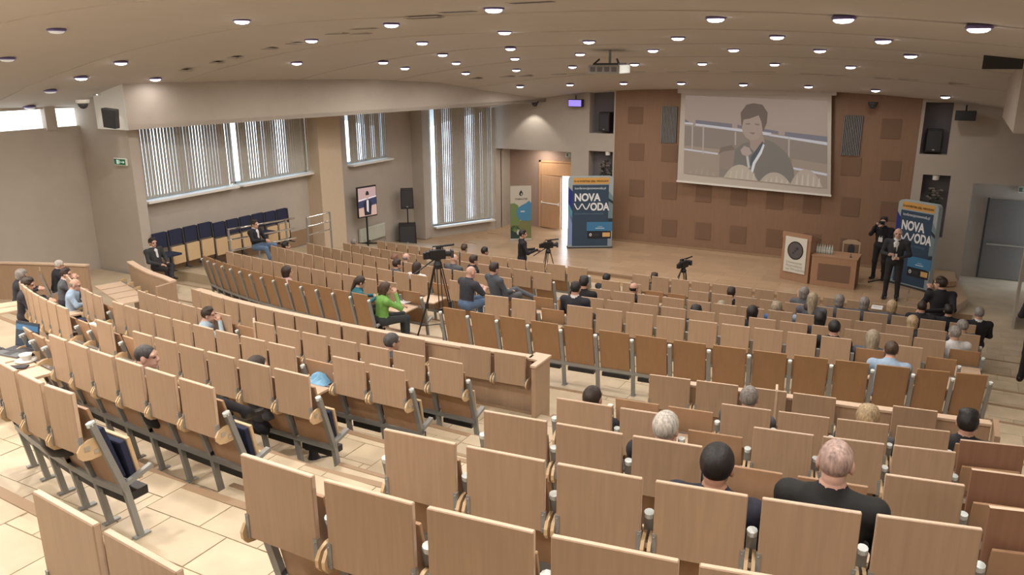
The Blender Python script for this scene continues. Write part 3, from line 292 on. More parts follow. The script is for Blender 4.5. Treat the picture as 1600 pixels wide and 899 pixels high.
TB = [[-4.05, -4.05, -4.05, -4.05, -4.05, -4.05, -4.05], [-7.015, -7.067, -7.153, -7.118, -7.104, -7.07, -7.07], [-8.688, -8.805, -9.031, -8.936, -8.898, -8.807, -8.807], [-10.137, -10.347, -10.769, -10.609, -10.548, -10.399, -10.399], [-11.724, -11.885, -12.38, -12.152, -12.067, -11.862, -11.862], [-13.511, -13.544, -13.909, -13.611, -13.503, -13.24, -13.24], [-14.458, -14.458, -15.215, -14.956, -14.823, -14.503, -14.503], [-16.49, -16.49, -16.79, -16.717, -16.567, -16.103, -16.103], [-17.985, -17.985, -18.229, -18.282, -18.15, -17.594, -17.594], [-18.732, -18.732, -19.376, -19.493, -19.393, -18.833, -18.833], [-19.879, -19.879, -20.388, -20.69, -20.603, -20.114, -20.114], [-21.452, -21.452, -21.452, -21.751, -21.722, -21.183, -21.183], [-22.459, -22.459, -22.459, -22.674, -22.747, -22.243, -22.243], [-23.559, -23.559, -23.559, -23.774, -23.847, -23.343, -23.343], [-27.3, -27.3, -27.3, -27.3, -27.3, -27.3, -27.3]]
TZ = [-0.22, 0.08, 0.38, 0.68, 0.98, 1.28, 1.31, 1.72, 2.1, 2.48, 2.83, 3.16, 3.48, 3.5]
SQUARES = [(0.814, 0.622, 0.5, 0.54), (1.926, 0.609, 0.5, 0.54), (3.031, 0.609, 0.5, 0.54), (4.137, 0.602, 0.5, 0.54), (5.24, 0.6, 0.5, 0.54), (6.317, 0.57, 0.5, 0.54), (7.365, 0.524, 0.5, 0.54), (0.768, 1.831, 0.5, 0.54), (1.867, 1.82, 0.5, 0.54), (2.975, 1.812, 0.5, 0.54), (4.07, 1.792, 0.5, 0.54), (5.152, 1.765, 0.5, 0.54), (6.22, 1.722, 0.5, 0.54), (7.276, 1.731, 0.5, 0.54), (8.329, 1.687, 0.5, 0.54), (0.723, 3.0, 0.5, 0.54), (8.215, 2.84, 0.5, 0.54), (0.646, 4.151, 0.5, 0.54), (8.102, 3.983, 0.5, 0.54), (8.412, 0.503, 0.5, 0.54), (1.818, 3.007, 0.52, 0.526), (7.182, 2.89, 0.52, 0.517)]
GRILLES = [(1.768, 3.892, 0.5, 1.112), (7.11, 3.762, 0.5, 1.121)]
LIGHTS = [(1, 1, 8, -2.035, -2.81, 5.143, False), (1, 2, 8, -0.643, -2.248, 5.193, False), (1, 3, 8, 0.945, -1.945, 5.235, False), (1, 4, 8, 2.663, -1.911, 5.248, False), (1, 5, 8, 4.363, -1.733, 5.22, False), (1, 6, 8, 6.055, -1.557, 5.181, False), (1, 7, 8, 7.715, -1.499, 5.098, False), (1, 8, 8, 9.336, -1.482, 4.96, False), (2, 1, 7, -2.224, -5.611, 5.579, False), (2, 2, 7, -1.033, -4.927, 5.654, False), (2, 3, 7, 0.548, -4.728, 5.733, False), (2, 4, 7, 2.331, -4.888, 5.795, False), (2, 5, 7, 4.077, -4.948, 5.805, False), (2, 6, 7, 5.758, -4.863, 5.784, False), (2, 7, 7, 7.416, -4.878, 5.724, False), (3, 1, 8, -2.624, -7.845, 5.739, False), (3, 2, 8, -1.416, -7.367, 5.855, False), (3, 3, 8, 0.051, -7.021, 5.952, False), (3, 4, 8, 1.914, -7.349, 6.04, False), (3, 5, 8, 3.884, -8.063, 6.097, False), (3, 6, 8, 5.547, -8.028, 6.092, False), (3, 7, 8, 7.247, -8.486, 6.059, False), (3, 8, 8, 8.782, -8.6, 5.955, False), (4, 1, 8, -3.002, -11.263, 5.885, False), (4, 2, 8, -2.156, -9.338, 5.885, False), (4, 3, 8, -0.623, -9.175, 6.043, False), (4, 4, 8, 1.218, -9.394, 6.154, False), (4, 5, 8, 3.443, -10.428, 6.245, False), (4, 6, 8, 5.297, -10.95, 6.27, False), (4, 7, 8, 7.035, -11.515, 6.247, False), (4, 8, 8, 8.565, -11.852, 6.161, False), (5, 1, 7, -5.129, -13.192, 5.586, False), (5, 2, 7, -0.711, -13.307, 6.286, False), (5, 3, 7, 0.409, -11.461, 6.253, False), (5, 4, 7, 2.845, -12.59, 6.373, False), (5, 5, 7, 6.861, -14.514, 6.405, False), (5, 6, 7, 8.433, -15.368, 6.327, False), (5, 7, 7, 9.685, -15.396, 6.207, False), (6, 1, 5, -5.108, -14.855, 5.645, False), (6, 2, 5, -3.778, -14.944, 5.922, False), (6, 3, 5, 0.597, -16.168, 6.483, False), (6, 4, 5, 2.028, -14.601, 6.448, False), (6, 5, 5, 4.638, -16.102, 6.513, False), (7, 1, 4, -3.809, -16.951, 5.993, True), (7, 2, 4, -7.393, -14.563, 5.036, True), (7, 3, 4, -1.431, -17.605, 6.36, True), (7, 4, 4, -6.171, -14.827, 5.385, True)]
VENTS = [(1, 0, -4.409, -13.111, 5.738), (2, 0, -3.619, -13.005, 5.886), (3, 0, -3.068, -13.024, 5.981), (4, 0, -2.018, -13.135, 6.138), (5, 0, -1.343, -13.193, 6.22), (6, 0, 0.103, -13.648, 6.361), (7, 0, 0.363, -13.356, 6.363), (8, 0, 0.971, -13.973, 6.416), (9, 0, 3.159, -15.395, 6.467), (10, 0, 3.945, -15.792, 6.506), (11, 0, 5.397, -16.593, 6.523), (1, 1, -2.661, -4.523, 5.384), (2, 1, -1.825, -4.143, 5.431), (3, 1, -1.361, -3.927, 5.447), (4, 1, -0.396, -3.714, 5.499), (5, 1, 0.158, -3.591, 5.516), (6, 1, 1.906, -3.598, 5.571), (7, 1, 3.04, -3.608, 5.573), (8, 1, 3.647, -3.711, 5.59), (9, 1, 4.753, -3.625, 5.576), (10, 1, 5.308, -3.639, 5.577), (11, 1, 6.413, -3.508, 5.532), (12, 1, 6.968, -3.463, 5.502), (13, 1, 8.09, -3.448, 5.432), (14, 1, 8.615, -3.559, 5.41), (15, 1, 9.668, -3.63, 5.319)]
LAPTOP = (3.077, -21.231, 3.639)
PAPERS = [('white papers on desk before the bald man in grey polo', (2.134, -12.003, 1.46), -10), ('pale paper on the lowered desk before woman in green', (1.36, -13.677, 1.755), -20), ('bright white sheet on a desk below the speaker feet', (8.679, -7.264, 0.91), 0), ('white paper on lowered desk in third row, rear left block', (2.035, -20.086, 3.312), -15)]
BAG = (5.249, -22.291, 3.737)
BLUEBAG = (4.424, -19.265, 2.887)
HALFLEAF = [('half folded desk leaf seen edge on, front of rear right block', (8.273, -16.428, 1.34), 10), ('half folded desk leaf seen edge on, rear left block', (2.368, -18.134, 1.72), 46)]
PROJ = (2.902, -8.0, 5.6, 0.36)

# ------------------------------------------------------------------ setting
def wall_cells(name, axis, c0, c1, breaks_a, breaks_z, holes, m):
    """a wall with openings: cells between the breaks, those in holes left out; axis 'y' = plane of constant y"""
    mb = MB()
    for i in range(len(breaks_a) - 1):
        for j in range(len(breaks_z) - 1):
            a = (breaks_a[i] + breaks_a[i + 1]) / 2; z = (breaks_z[j] + breaks_z[j + 1]) / 2
            if any(h[0] < a < h[1] and h[2] < z < h[3] for h in holes): continue
            if axis == 'y': mb.box(breaks_a[i], breaks_a[i + 1], c0, c1, breaks_z[j], breaks_z[j + 1])
            else: mb.box(c0, c1, breaks_a[i], breaks_a[i + 1], breaks_z[j], breaks_z[j + 1])
    return struct(name, mb.mesh(name, m))
# --- terraced floor
XS = [-11.0, -3.2, 1.8, 5.6, 7.0, 10.4, 13.0]
def bound(k):      # y of the edge behind seat row k at every XS
    return TB[k]
names = ['hall', 'FR1', 'FR2', 'FR3', 'FR4', 'FR5', 'FR6', 'cross', 'R2', 'R3', 'R4', 'R5', 'R6', 'R7', 'back']
floors = []
def terr(front, back, z, nm):
    mb = MB()
    mb.slab(list(zip(XS, front))[4:] + list(zip(XS, back))[4:][::-1], z - .5, z)
    zl = z + LIFT.get(nm, 0)
    mb.slab(list(zip(XS, front))[:5] + list(zip(XS, back))[:5][::-1], z - .5, zl)
    f = struct('floor', mb.mesh('floor', M['stone'])); floors.append((f, front, back, z)); return f
for i in range(len(TB) - 1):
    terr(TB[i], TB[i + 1], TZ[i], i)
nb = MB()
def nosing(front, z0, xa, xb, parent, lift):
    mb = MB()
    for i in range(len(XS) - 1):
        a, b = max(XS[i], xa), min(XS[i + 1], xb)
        if b - a < .05: continue
        if i < 4: z = z0 + lift
        else: z = z0
        fy = lambda x: front[i] + (front[i + 1] - front[i]) * (x - XS[i]) / (XS[i + 1] - XS[i])
        mb.slab([(a, fy(a) + .004), (b, fy(b) + .004), (b, fy(b) - .06), (a, fy(a) - .06)], z - .03, z + .006)
    return obj('step_nosing', mb.mesh('step_nosing', M['nosing']), parent)
for i, (f, fr, bk, z) in enumerate(floors):
    if i >= 1: nosing(fr, z, -6, 12, f, LIFT.get(i, 0))
# stone tiles, laid in running bond where the floor is in view from near by
tile_me = {}
def tiles(f, z, xa, xb, ya, yb, tw=.46, td=.31):
    r = 0; y = ya
    while y < yb - .05:
        x = xa - (r % 2) * tw / 2
        while x < xb - .02:
            a, b = max(x, xa), min(x + tw, xb); c = min(y + td, yb)
            if b - a > .06:
                k = (round(b - a, 2), round(c - y, 2))
                if k not in tile_me:
                    g = .004; tile_me[k] = MB().box(-(b - a) / 2 + g, (b - a) / 2 - g, -(c - y) / 2 + g, (c - y) / 2 - g, 0, .008).mesh('stone_tile', M['tile'])
                obj('stone_tile', tile_me[k], f, ((a + b) / 2, (y + c) / 2, z + random.uniform(-.001, .0015)))
            x += tw
        y += td; r += 1
def terr_at(y, x=6.0):
    for f, fr, bk, z in floors:
        a = np.interp(x, XS, fr); b = np.interp(x, XS, bk)
        if b <= y <= a: return f, a, b, z
for fi, (f, fr, bk, z) in enumerate(floors):
    a = np.interp(6.2, XS, fr); b = np.interp(6.2, XS, bk)
    if a < -12.9: tiles(f, z + LIFT.get(fi, 0), 5.55, 6.95, b + .02, a - .07)
    if a < -16 : tiles(f, z + LIFT.get(fi, 0), 3.4, 5.55, np.interp(4.5, XS, bk) + .05, np.interp(4.5, XS, fr) - .09)
    if -17 < a < -3: tiles(f, z, 10.55, 12.3, np.interp(11.5, XS, bk) + .02, np.interp(11.5, XS, fr) - .07, .6, .42)
# half-height steps in the two stairways
for (x0, x1) in ((5.55, 6.93), (10.5, 12.3)):
    for fi, (f, fr, bk, z) in list(enumerate(floors))[7:-2]:
        if x0 < 6: z += LIFT.get(fi, 0)
        y = np.interp((x0 + x1) / 2, XS, fr)
        s = obj('half_step', MB().box(x0, x1, y, y + .34, z - .3, z - .17).mesh('half_step', M['tile']), f)
        obj('nosing_strip', MB().box(x0, x1, y + .30, y + .345, z - .175, z - .165).mesh('nosing_strip', M['nosing']), s)
# --- stage
mb = MB(); mb.slab([(-6.5, 2.5), (-6.5, -4.05), (9.9, -4.05), (10.47, -2.2), (10.2, 0.05), (10.2, 2.5)], -.5, -.02)
stage = struct('floor', mb.mesh('stage', M['parquet']))
pm = {}
for i in range(14):
    for j in range(10):
        x0 = -4.4 + i * 1.04 + (j % 2) * .5; y0 = -4.02 + j * .4
        if x0 + 1.02 > 9.7: continue
        if 'p' not in pm: pm['p'] = MB().box(0, 1.036, 0, .397, 0, .02).mesh('parquet_panel', M['plank'])
        obj('parquet_panel', pm['p'], stage, (x0, y0, -.02))
mb = MB(); mb.box(.6, 9.8, -4.42, -4.05, -.5, -.11); obj('stage_step', mb.mesh('stage_step', M['parquet']), stage)
obj('stage_edge', MB().box(.4, 9.9, -4.09, -4.03, -.04, .004).mesh('stage_edge', M['nosing']), stage)
mb = MB(); mb.slab([(9.2, -.02), (10.15, -.02), (10.2, -1.1), (9.95, -1.3), (9.2, -1.2)], 0, .14); obj('corner_podium', mb.mesh('corner_podium', M['parquet']), stage)
# ramp on the left, from the cross aisle down to the stage
mb = MB(); mb.add([(-8, -12.6, 1.2), (-3.3, -12.6, 1.2), (-3.3, -12.6, -.5), (-8, -12.6, -.5), (-8, -3.2, .0), (-4.4, -3.2, 0), (-4.4, -3.2, -.5), (-8, -3.2, -.5),
                   (-8, -9.0, 1.05), (-4.4, -9.0, .85)],
                  [(0, 1, 9, 8), (8, 9, 5, 4), (0, 3, 2, 1), (4, 5, 6, 7), (1, 2, 6, 5, 9)])
struct('floor', mb.mesh('side_ramp', M['stone']))
# --- back wall
HB = 5.35
wall_cells('wall_back', 'y', 0, .4, [-4.62, -4.5, -1.58, -.94, -.09, -.04], [-.3, 0, 1.15, 2.88, 2.96, 3.54, 4.87, HB],
           [(-4.5, -1.58, -1, 2.88), (-.94, -.09, 1.15, 2.96), (-.94, -.09, 3.54, 4.87)], M['wall'])
wall_cells('wall_back', 'y', 0, .4, [8.8, 8.86, 9.55, 9.02, 9.72, 10.28, 12.4] if 0 else [8.8, 8.88, 9.04, 9.55, 9.72, 10.28, 12.4], [-.3, 1.0, 2.62, 2.78, 3.33, 4.72, HB],
           [(8.88, 9.55, 3.33, 4.72), (9.04, 9.72, 1.0, 2.78), (10.28, 12.4, -1, 2.62)], M['wall'])
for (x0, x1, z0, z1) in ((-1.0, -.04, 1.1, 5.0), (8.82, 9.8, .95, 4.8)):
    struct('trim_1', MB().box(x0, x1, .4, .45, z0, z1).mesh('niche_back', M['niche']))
# wooden stage wall with acoustic squares
ww = struct('wall_stage', MB().box(-.04, 8.82, .01, .4, 0, HB).mesh('wall_stage', M['woodwall']))
sq = MB().box(-.27, .27, -.004, .012, -.27, .27).mesh('acoustic_square', M['acoustic'], bevel=.002)
for (x, z, sx, sz) in SQUARES:
    o = obj('acoustic_square', sq, ww, (x, .0, z)); o.scale = (sx / .54, 1, sz / .54)
gs = MB().box(-.010, .010, -.045, .01, -.52, .52).mesh('grille_slat', M['metal'])
for (x, z, w, h) in GRILLES:
    gb = obj('grille', MB().box(-w / 2, w / 2, -.012, .012, -h / 2, h / 2).mesh('grille', M['dark']), ww, (x, 0, z))
    for k in range(11):
        o = obj('grille_slat', gs, gb, (-w / 2 + .02 + k * (w - .04) / 10, 0, 0)); o.scale = (1, 1, h / 1.04)
obj('skirting', MB().box(-.04, 8.82, -.03, .02, 0, .07).mesh('skirting', M['nosing']), ww)
# door recess left
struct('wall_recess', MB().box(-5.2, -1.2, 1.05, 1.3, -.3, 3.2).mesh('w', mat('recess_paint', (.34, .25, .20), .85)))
struct('wall_recess', MB().box(-4.62, -4.5, .35, 1.1, -.3, 3.2).mesh('w', M['wall']))
struct('wall_recess', MB().box(-1.58, -1.45, .35, 1.1, -.3, 3.2).mesh('w', M['wall']))
struct('ceiling', MB().box(-5, -1.2, .1, 1.2, 2.88, 3.05).mesh('recess_soffit', M['wall']))
dr = struct('door_1', MB().box(-3.28, -3.2, .98, 1.1, 0, 2.42).box(-1.62, -1.55, .98, 1.1, 0, 2.42).box(-3.28, -1.55, .98, 1.1, 2.36, 2.42).box(-3.2, -1.62, 1.0, 1.06, 1.9, 2.36).mesh('door_frame', M['door']))
dl = obj('door_leaf', MB().box(0, .88, -.025, .025, .02, 1.9).mesh('door_leaf', M['door'], bevel=.004), dr, (-3.16, .96, 0), R_(-14))
obj('push_bar', MB().tube([(.05, -.07, .92), (.83, -.07, .92)], .022).box(.03, .08, -.07, -.02, .87, .97).box(.8, .85, -.07, -.02, .87, .97).mesh('push_bar', M['white']), dl)
struct('window_4', MB().box(-2.36, -1.5, 1.02, 1.048, 0, 1.9).mesh('doorway_daylight', mat('daylight', (1, 1, 1), .5, emit=(.75, .88, 1), estr=4.0)))
# right door recess
struct('wall_recess', MB().box(10.1, 12.6, 1.25, 1.4, -.5, 3).mesh('w', M['wall']))
struct('wall_recess', MB().box(10.16, 10.28, .4, 1.3, -.5, 3).mesh('w', M['wall']))
struct('ceiling', MB().box(10.1, 12.6, .1, 1.3, 2.62, 2.8).mesh('s', M['wall']))
d2 = struct('door_2', MB().box(10.75, 12.3, 1.19, 1.25, -.22, 2.05).mesh('door_leaf', M['greydoor']))
obj('door_seam', MB().box(10.72, 10.77, 1.17, 1.2, -.22, 2.08).mesh('door_seam', M['dark']), d2)
obj('push_bar', MB().tube([(10.85, 1.12, .78), (12.2, 1.12, .78)], .025).mesh('push_bar', M['steel']), d2)
struct('floor', MB().box(9.9, 13, -4.1, 1.4, -.7, -.24).mesh('recess_floor', M['stone']))
# --- side walls
H = 7.2
wall_cells('wall_left', 'x', -6.6, -6.2, [-13.25, -13.1, -7.75, -6.0, -4.0, -2.45], [-.5, 2.85, 2.95, 4.6, H],
           [(-13.1, -7.75, 2.9, 4.6), (-6.0, -4.0, 2.9, 4.6)], M['wall'])
struct('wall_left', MB().box(-7.6, -5.9, -13.45, -13.2, -.5, H).mesh('pier', M['wall']))
struct('wall_left', MB().box(-7.9, -7.5, -27, -13.3, -.5, 4.55).mesh('w', M['wall']))
struct('wall_left', MB().box(-7.9, -7.5, -27, -13.3, 4.95, H).mesh('w', M['wall']))
struct('window_5', MB().box(-7.75, -7.6, -27, -13.3, 4.55, 4.95).mesh('clerestory', M['sky']))
for y in (-14.1, -15.9, -18):
    struct('trim_2', MB().box(-7.6, -7.45, y - .12, y + .12, 4.5, 5.0).mesh('mullion', M['wall']))
struct('wall_left', MB().box(-6.25, -5.72, -7.75, -6.8, .2, H).mesh('pillar', mat('pillar_paint', (.56, .45, .33), .8, noise=.02)))
struct('wall_left', MB().slab([(-6.3, -2.7), (-5.75, -2.7), (-5.75, -2.3), (-6.3, -2.3)], 0, H).mesh('pillar', M['wall']))
# chamfered corner with the tall window
CA = math.atan2(2.4, 1.25); cx, cy = -5.8, -2.4; CL = math.hypot(1.25, 2.4)
def cham(name, mesh): o = struct(name, mesh); o.location = (cx, cy, 0); o.rotation_euler = (0, 0, CA); return o
cham('wall_left', MB().box(0, CL, 0, .3, -.3, .38).box(0, CL, 0, .3, 4.45, H).box(0, .12, 0, .3, .38, 4.45).box(CL - .12, CL, 0, .3, .38, 4.45).mesh('w', M['wall']))
struct('wall_right', MB().box(12.4, 12.8, -27.5, .4, -.7, H + .5).mesh('w', M['wall']))
struct('wall_rear', MB().box(-8, 12.8, -27.4, -27, -.5, H + .5).mesh('w', M['wall']))
struct('baseboard_left', MB().box(-6.2, -6.16, -13.2, -7.75, .9, 1.32).box(-6.2, -6.16, -6.8, -2.7, 0, .12).mesh('b', M['nosing']))
# --- beam along the windows
bm_ = MB()
bx = lambda y: -2.53 + .229 * y
bm_.slab([(bx(0), 0), (bx(-13.6), -13.6), (-6.64, -13.6), (-6.64, -13.2), (-6.2, -2.5), (-4.5, 0)], 4.53, 4.62)
bm_.slab([(bx(0), 0), (bx(-13.6), -13.6), (bx(-13.6) - .12, -13.58), (bx(0) - .12, 0)], 4.525, 6.2)
bm_.slab([(bx(-13.6), -13.605), (-6.645, -13.605), (-6.645, -13.2), (bx(-13.6) - .1, -13.3)], 4.52, 6.2, 1)
struct('trim_3', bm_.mesh('window_beam', [M['wall'], M['white']]))
struct('trim_4', MB().box(10.45, 12.4, -9.5, -5.5, 4.72, 6.3).mesh('right_beam', M['wall']))
# --- ceiling: shallow bands that step down towards the stage
_cy = [0, -2, -5, -8, -11, -14, -17, -20, -27.5]; _cz = [4.93, 5.25, 5.8, 6.08, 6.26, 6.42, 6.52, 6.62, 6.9]
def ceil_z(x, y):
    z = float(np.interp(-y, [-a for a in _cy], _cz))
    if x < 2: z -= .9 * ((2 - x) / 7.5) ** 2
    if x > 5: z -= .25 * ((x - 5) / 4.6) ** 2
    return z
edges = [.4, -3.4, -6.4, -9.4, -12.4, -15.4, -18.4, -21.4, -27.4]
cxs = np.linspace(-8, 12.8, 22)
for b in range(len(edges) - 1):
    V = []; F = []; n = len(cxs); ys = np.linspace(edges[b], edges[b + 1], 5)
    for j, y in enumerate(ys):
        for x in cxs: V.append((x, y, ceil_z(x, min(y, 0)) + .014 * (1 - j / 4)))
    for j in range(4):
        for i in range(n - 1): F.append((j * n + i, j * n + i + 1, (j + 1) * n + i + 1, (j + 1) * n + i))
    k = len(V)
    for x in cxs: V.append((x, ys[-1], ceil_z(x, ys[-1]) + .03))
    for i in range(n - 1): F.append((4 * n + i, 4 * n + i + 1, k + i + 1, k + i))
    me = MB().add(V, F).mesh('ceiling_band', M['ceil'], smooth=False)
    struct('ceiling', me)
struct('ceiling', MB().box(-8, 12.8, -27.5, .5, 7.2, 7.4).mesh('ceiling_slab', M['ceil']))
# --- windows with vertical blinds
def blind_window(name, n, width, z0, z1, place, gaps=(), twist=20, m0=.0, m1=.0, wd=.45):
    w = struct(name, MB().box(0, width, .18, .2, z0, z1).mesh('glass_pane', M['glass'])); place(w)
    fr = MB(); fr.box(0, width, .1, .2, z0, z0 + .05).box(0, width, .1, .2, z1 - .05, z1).box(0, .05, .1, .2, z0, z1).box(width - .05, width, .1, .2, z0, z1).box(width * .49, width * .49 + .06, .1, .2, z0, z1)
    obj('window_frame', fr.mesh('window_frame', M['frame']), w)
    obj('blind_rail', MB().box(0, width, -.16, -.09, z1 - .04, z1 + .03).mesh('blind_rail', M['white']), w)
    step = width * (1 - m0 - m1) / n
    obj('window_sill', MB().box(-.02, width + .02, -.26, .1, z0 - .05, z0).mesh('window_sill', M['white']), w)
    sm = MB().box(-step * wd, step * wd, -.003, .003, z0 + .05, z1 - .04).mesh('blind_slat', M['blind'])
    for i in range(n):
        if i in gaps: continue
        o = obj('blind_slat', sm, w, (width * m0 + (i + .5) * step, -.12, 0), R_(twist + random.uniform(-5, 7) + (16 if (i // 4) % 3 == 1 else 0)))
    return w
def pl(x, y, a):
    def f(o): o.location = (x, y, 0); o.rotation_euler = (0, 0, a)
    return f
blind_window('window_1', 30, 2.62, 2.9, 4.6, pl(-6.2, -13.1, R_(90)), twist=-3)
blind_window('window_1', 30, 2.55, 2.9, 4.6, pl(-6.2, -10.3, R_(90)), twist=-3)
blind_window('window_2', 20, 1.95, 2.9, 4.6, pl(-6.2, -6.0, R_(90)), twist=-2, m1=.05)
cw = blind_window('window_3', 30, CL - .34, .38, 4.45, pl(cx, cy, CA), twist=0, m0=.035, m1=.02, wd=.485)
cw.location = (cx + .17 * math.cos(CA), cy + .17 * math.sin(CA), 0)

t = thing('added_recess_lamp', 'added lamp in the soffit of the left door recess, brightening the door', 'lamp', (-3.0, .55, 2.86)); obj('ring', MB().lathe([(.09, .02), (.09, -.01), (.07, -.01)], 16).mesh('ring', M['steel']), t); obj('lamp_disc', MB().lathe([(.07, -.008), (.07, 0)], 16).mesh('lamp_disc', M['lamp']), t)  # added lamp, put in to brighten the open door leaf
ld = bpy.data.lights.new('added_recess_fill', 'AREA'); ld.shape = 'DISK'; ld.size = .14; ld.energy = 16; ld.color = (1, .88, .76); lo = bpy.data.objects.new('added_recess_fill', ld); COL.objects.link(lo); lo.parent = t; lo.location = (0, 0, -.02)

ORD_ = ['first', 'second', 'third', 'fourth']
def soffit(k, loc, watt, lb_):
    t = thing('soffit_downlight', lb_, 'lamp', loc); obj('ring', MB().lathe([(.075, .02), (.08, -.012), (.06, -.012)], 14).mesh('ring', M['steel']), t); obj('lamp_disc', MB().lathe([(.06, -.010), (.06, .0)], 14).mesh('lamp_disc', M['lamp' if watt else 'lampoff']), t)
    if watt:
        ld = bpy.data.lights.new('soffit_light', 'SPOT'); ld.energy = watt; ld.spot_size = R_(95); ld.spot_blend = .35; ld.shadow_soft_size = .06; ld.color = (1, .93, .84)
        lo = bpy.data.objects.new('soffit_light', ld); COL.objects.link(lo); lo.parent = t; lo.location = (0, 0, -.02)
soffit(0, (-2.95, -.42, 4.52), 75, 'small downlight under the beam lighting the wall above left recess')
soffit(0, (-6.15, -13.85, 5.25), 14, 'small downlight above the white beam end, top left')
for k, y in enumerate((-12.2, -11.0, -9.6, -5.9)):
    soffit(k, (-2.53 + .229 * y - .18, y, 4.525), 0, 'tiny round lamp under the window beam, %s from left pier' % ORD_[k])

# ------------------------------------------------------------------ seating
# local frame of a seat: origin on the floor under the desk edge of its own back, +y the way the sitter faces
SM = {}
def seat_meshes():
    w = .218
    SM['leaf'] = MB().box(-w, w, -.013, .013, .71, 1.12).mesh('desk_leaf', [M['beech'], M['edge']])
    me = SM['leaf']; me.polygons.foreach_set('material_index', [0 if abs(p.normal.y) > .5 else 1 for p in me.polygons])
    bm = bmesh.new(); bm.from_mesh(me); bmesh.ops.bevel(bm, geom=list(bm.edges), offset=.004, segments=1, affect='EDGES'); bm.to_mesh(me); bm.free()
    SM['leafdown'] = MB().box(-w, w, -.46, -.01, .735, .761).mesh('desk_leaf', M['edge'], bevel=.004)
    SM['leafdark'] = MB().box(-w - .012, w + .012, .10, .125, .52, 1.17).mesh('end_panel', [M['brown'], M['edge']])
    me = SM['leafdark']; me.polygons.foreach_set('material_index', [1 if p.normal.z > .5 else 0 for p in me.polygons])
    # tilted plywood backrest
    T = Matrix.Translation((0, .13, .68)) @ Matrix.Rotation(R_(12), 4, 'X')
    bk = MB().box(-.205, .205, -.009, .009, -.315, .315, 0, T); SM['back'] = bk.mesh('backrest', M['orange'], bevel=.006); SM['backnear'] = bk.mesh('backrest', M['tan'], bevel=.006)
    T2 = T @ Matrix.Translation((0, .028, -.06)); SM['cushion'] = MB().box(-.18, .18, -.018, .018, -.2, .2, 0, T2).mesh('back_cushion', M['navy'], bevel=.012)
    # tipped-up seat: plywood shell with navy pad, and the same let down
    T3 = Matrix.Translation((0, .285, .535)) @ Matrix.Rotation(R_(8), 4, 'X')
    SM['seat'] = MB().box(-.2, .2, -.012, .012, -.16, .16, 0, T3).mesh('seat_pan', M['bracket'], bevel=.008)
    SM['pad'] = MB().box(-.185, .185, -.05, -.012, -.15, .15, 0, T3).mesh('seat_pad', M['navy'], bevel=.014)
    SM['seatdown'] = MB().box(-.2, .2, .22, .62, .41, .435).mesh('seat_pan', M['bracket'], bevel=.008)
    SM['paddown'] = MB().box(-.185, .185, .235, .6, .435, .475).mesh('seat_pad', M['navy'], bevel=.014)
    def post(x):
        f = MB(); f.bar((x, .055, .90), (x, .185, .37), .034, .05, up=(1, 0, 0)); f.bar((x, .185, .39), (x, .235, .0), .034, .05, up=(1, 0, 0))
        f.bar((x, .16, .40), (x, .36, .46), .03, .05, up=(1, 0, 0)); f.box(x - .03, x + .03, .19, .29, 0, .012)
        return f
    SM['postL'] = post(-.25).mesh('post', M['metal']); SM['postR'] = post(.25).mesh('post', M['metal'])
    def cap(x): return MB().tube([(x, .056, .885), (x, .05, .912)], .026, 10).mesh('post_cap', M['cap'])
    SM['capL'] = cap(-.25); SM['capR'] = cap(.25)
    SM['rail'] = MB().box(-.25, .25, .165, .205, .34, .385).mesh('seat_rail', M['metal'])
    SM['tray'] = MB().box(-.19, .19, .2, .34, .25, .31).mesh('seat_mechanism', M['black'])
    SM['drail'] = MB().box(-.25, .25, .0, .03, .735, .765).box(-.25, .25, .05, .075, .70, .725).mesh('desk_rail', M['steel'])
    def brk(x):
        pts = [(.09, .80), (.03, .80), (-.015, .782), (-.038, .745), (-.036, .71), (-.015, .68), (.03, .668), (.09, .668)]
        m = MB(); n = len(pts); V = [(x - .009, y, z) for y, z in pts] + [(x + .009, y, z) for y, z in pts]
        F = [(i, (i + 1) % n, (i + 1) % n + n, i + n) for i in range(n)] + [tuple(range(n)), tuple(range(n, 2 * n))[::-1]]
        return m.add(V, F).mesh('hinge_bracket', M['bracket'])
    SM['brL'] = brk(-.233); SM['brR'] = brk(.233)
    def plate(x):
        m = MB().box(x - .011, x + .011, -.017, .006, .71, .83)
        for z in (.73, .81): m.lathe([(.005, 0), (.005, .004), (.002, .006)], 8, (x, -.017, z))
        return m.mesh('hinge_plate', M['metal'])
    SM['plL'] = plate(-.212); SM['plR'] = plate(.212)
    # whole frame in one piece for the distant rows
    f = MB(); f.bar((-.25, .055, .90), (-.25, .185, .37), .034, .05, up=(1, 0, 0)); f.bar((-.25, .185, .39), (-.25, .235, .0), .034, .05, up=(1, 0, 0)); f.box(-.25, .25, .165, .205, .34, .385)
    f.box(-.03 - .25, .03 - .25, .19, .29, 0, .012); SM['frame'] = f.mesh('frame', M['metal'])
seat_meshes()
ORD = ['', 'first', 'second', 'third', 'fourth', 'fifth', 'sixth', 'seventh', 'eighth', 'ninth', 'tenth', 'eleventh', 'twelfth', 'thirteenth', 'fourteenth', 'fifteenth', 'sixteenth', 'seventeenth', 'eighteenth', 'nineteenth', 'twentieth']
BLOCK = {'L': 'rear left block', 'R': 'rear right block', 'FL': 'front left block', 'FR': 'front right block'}
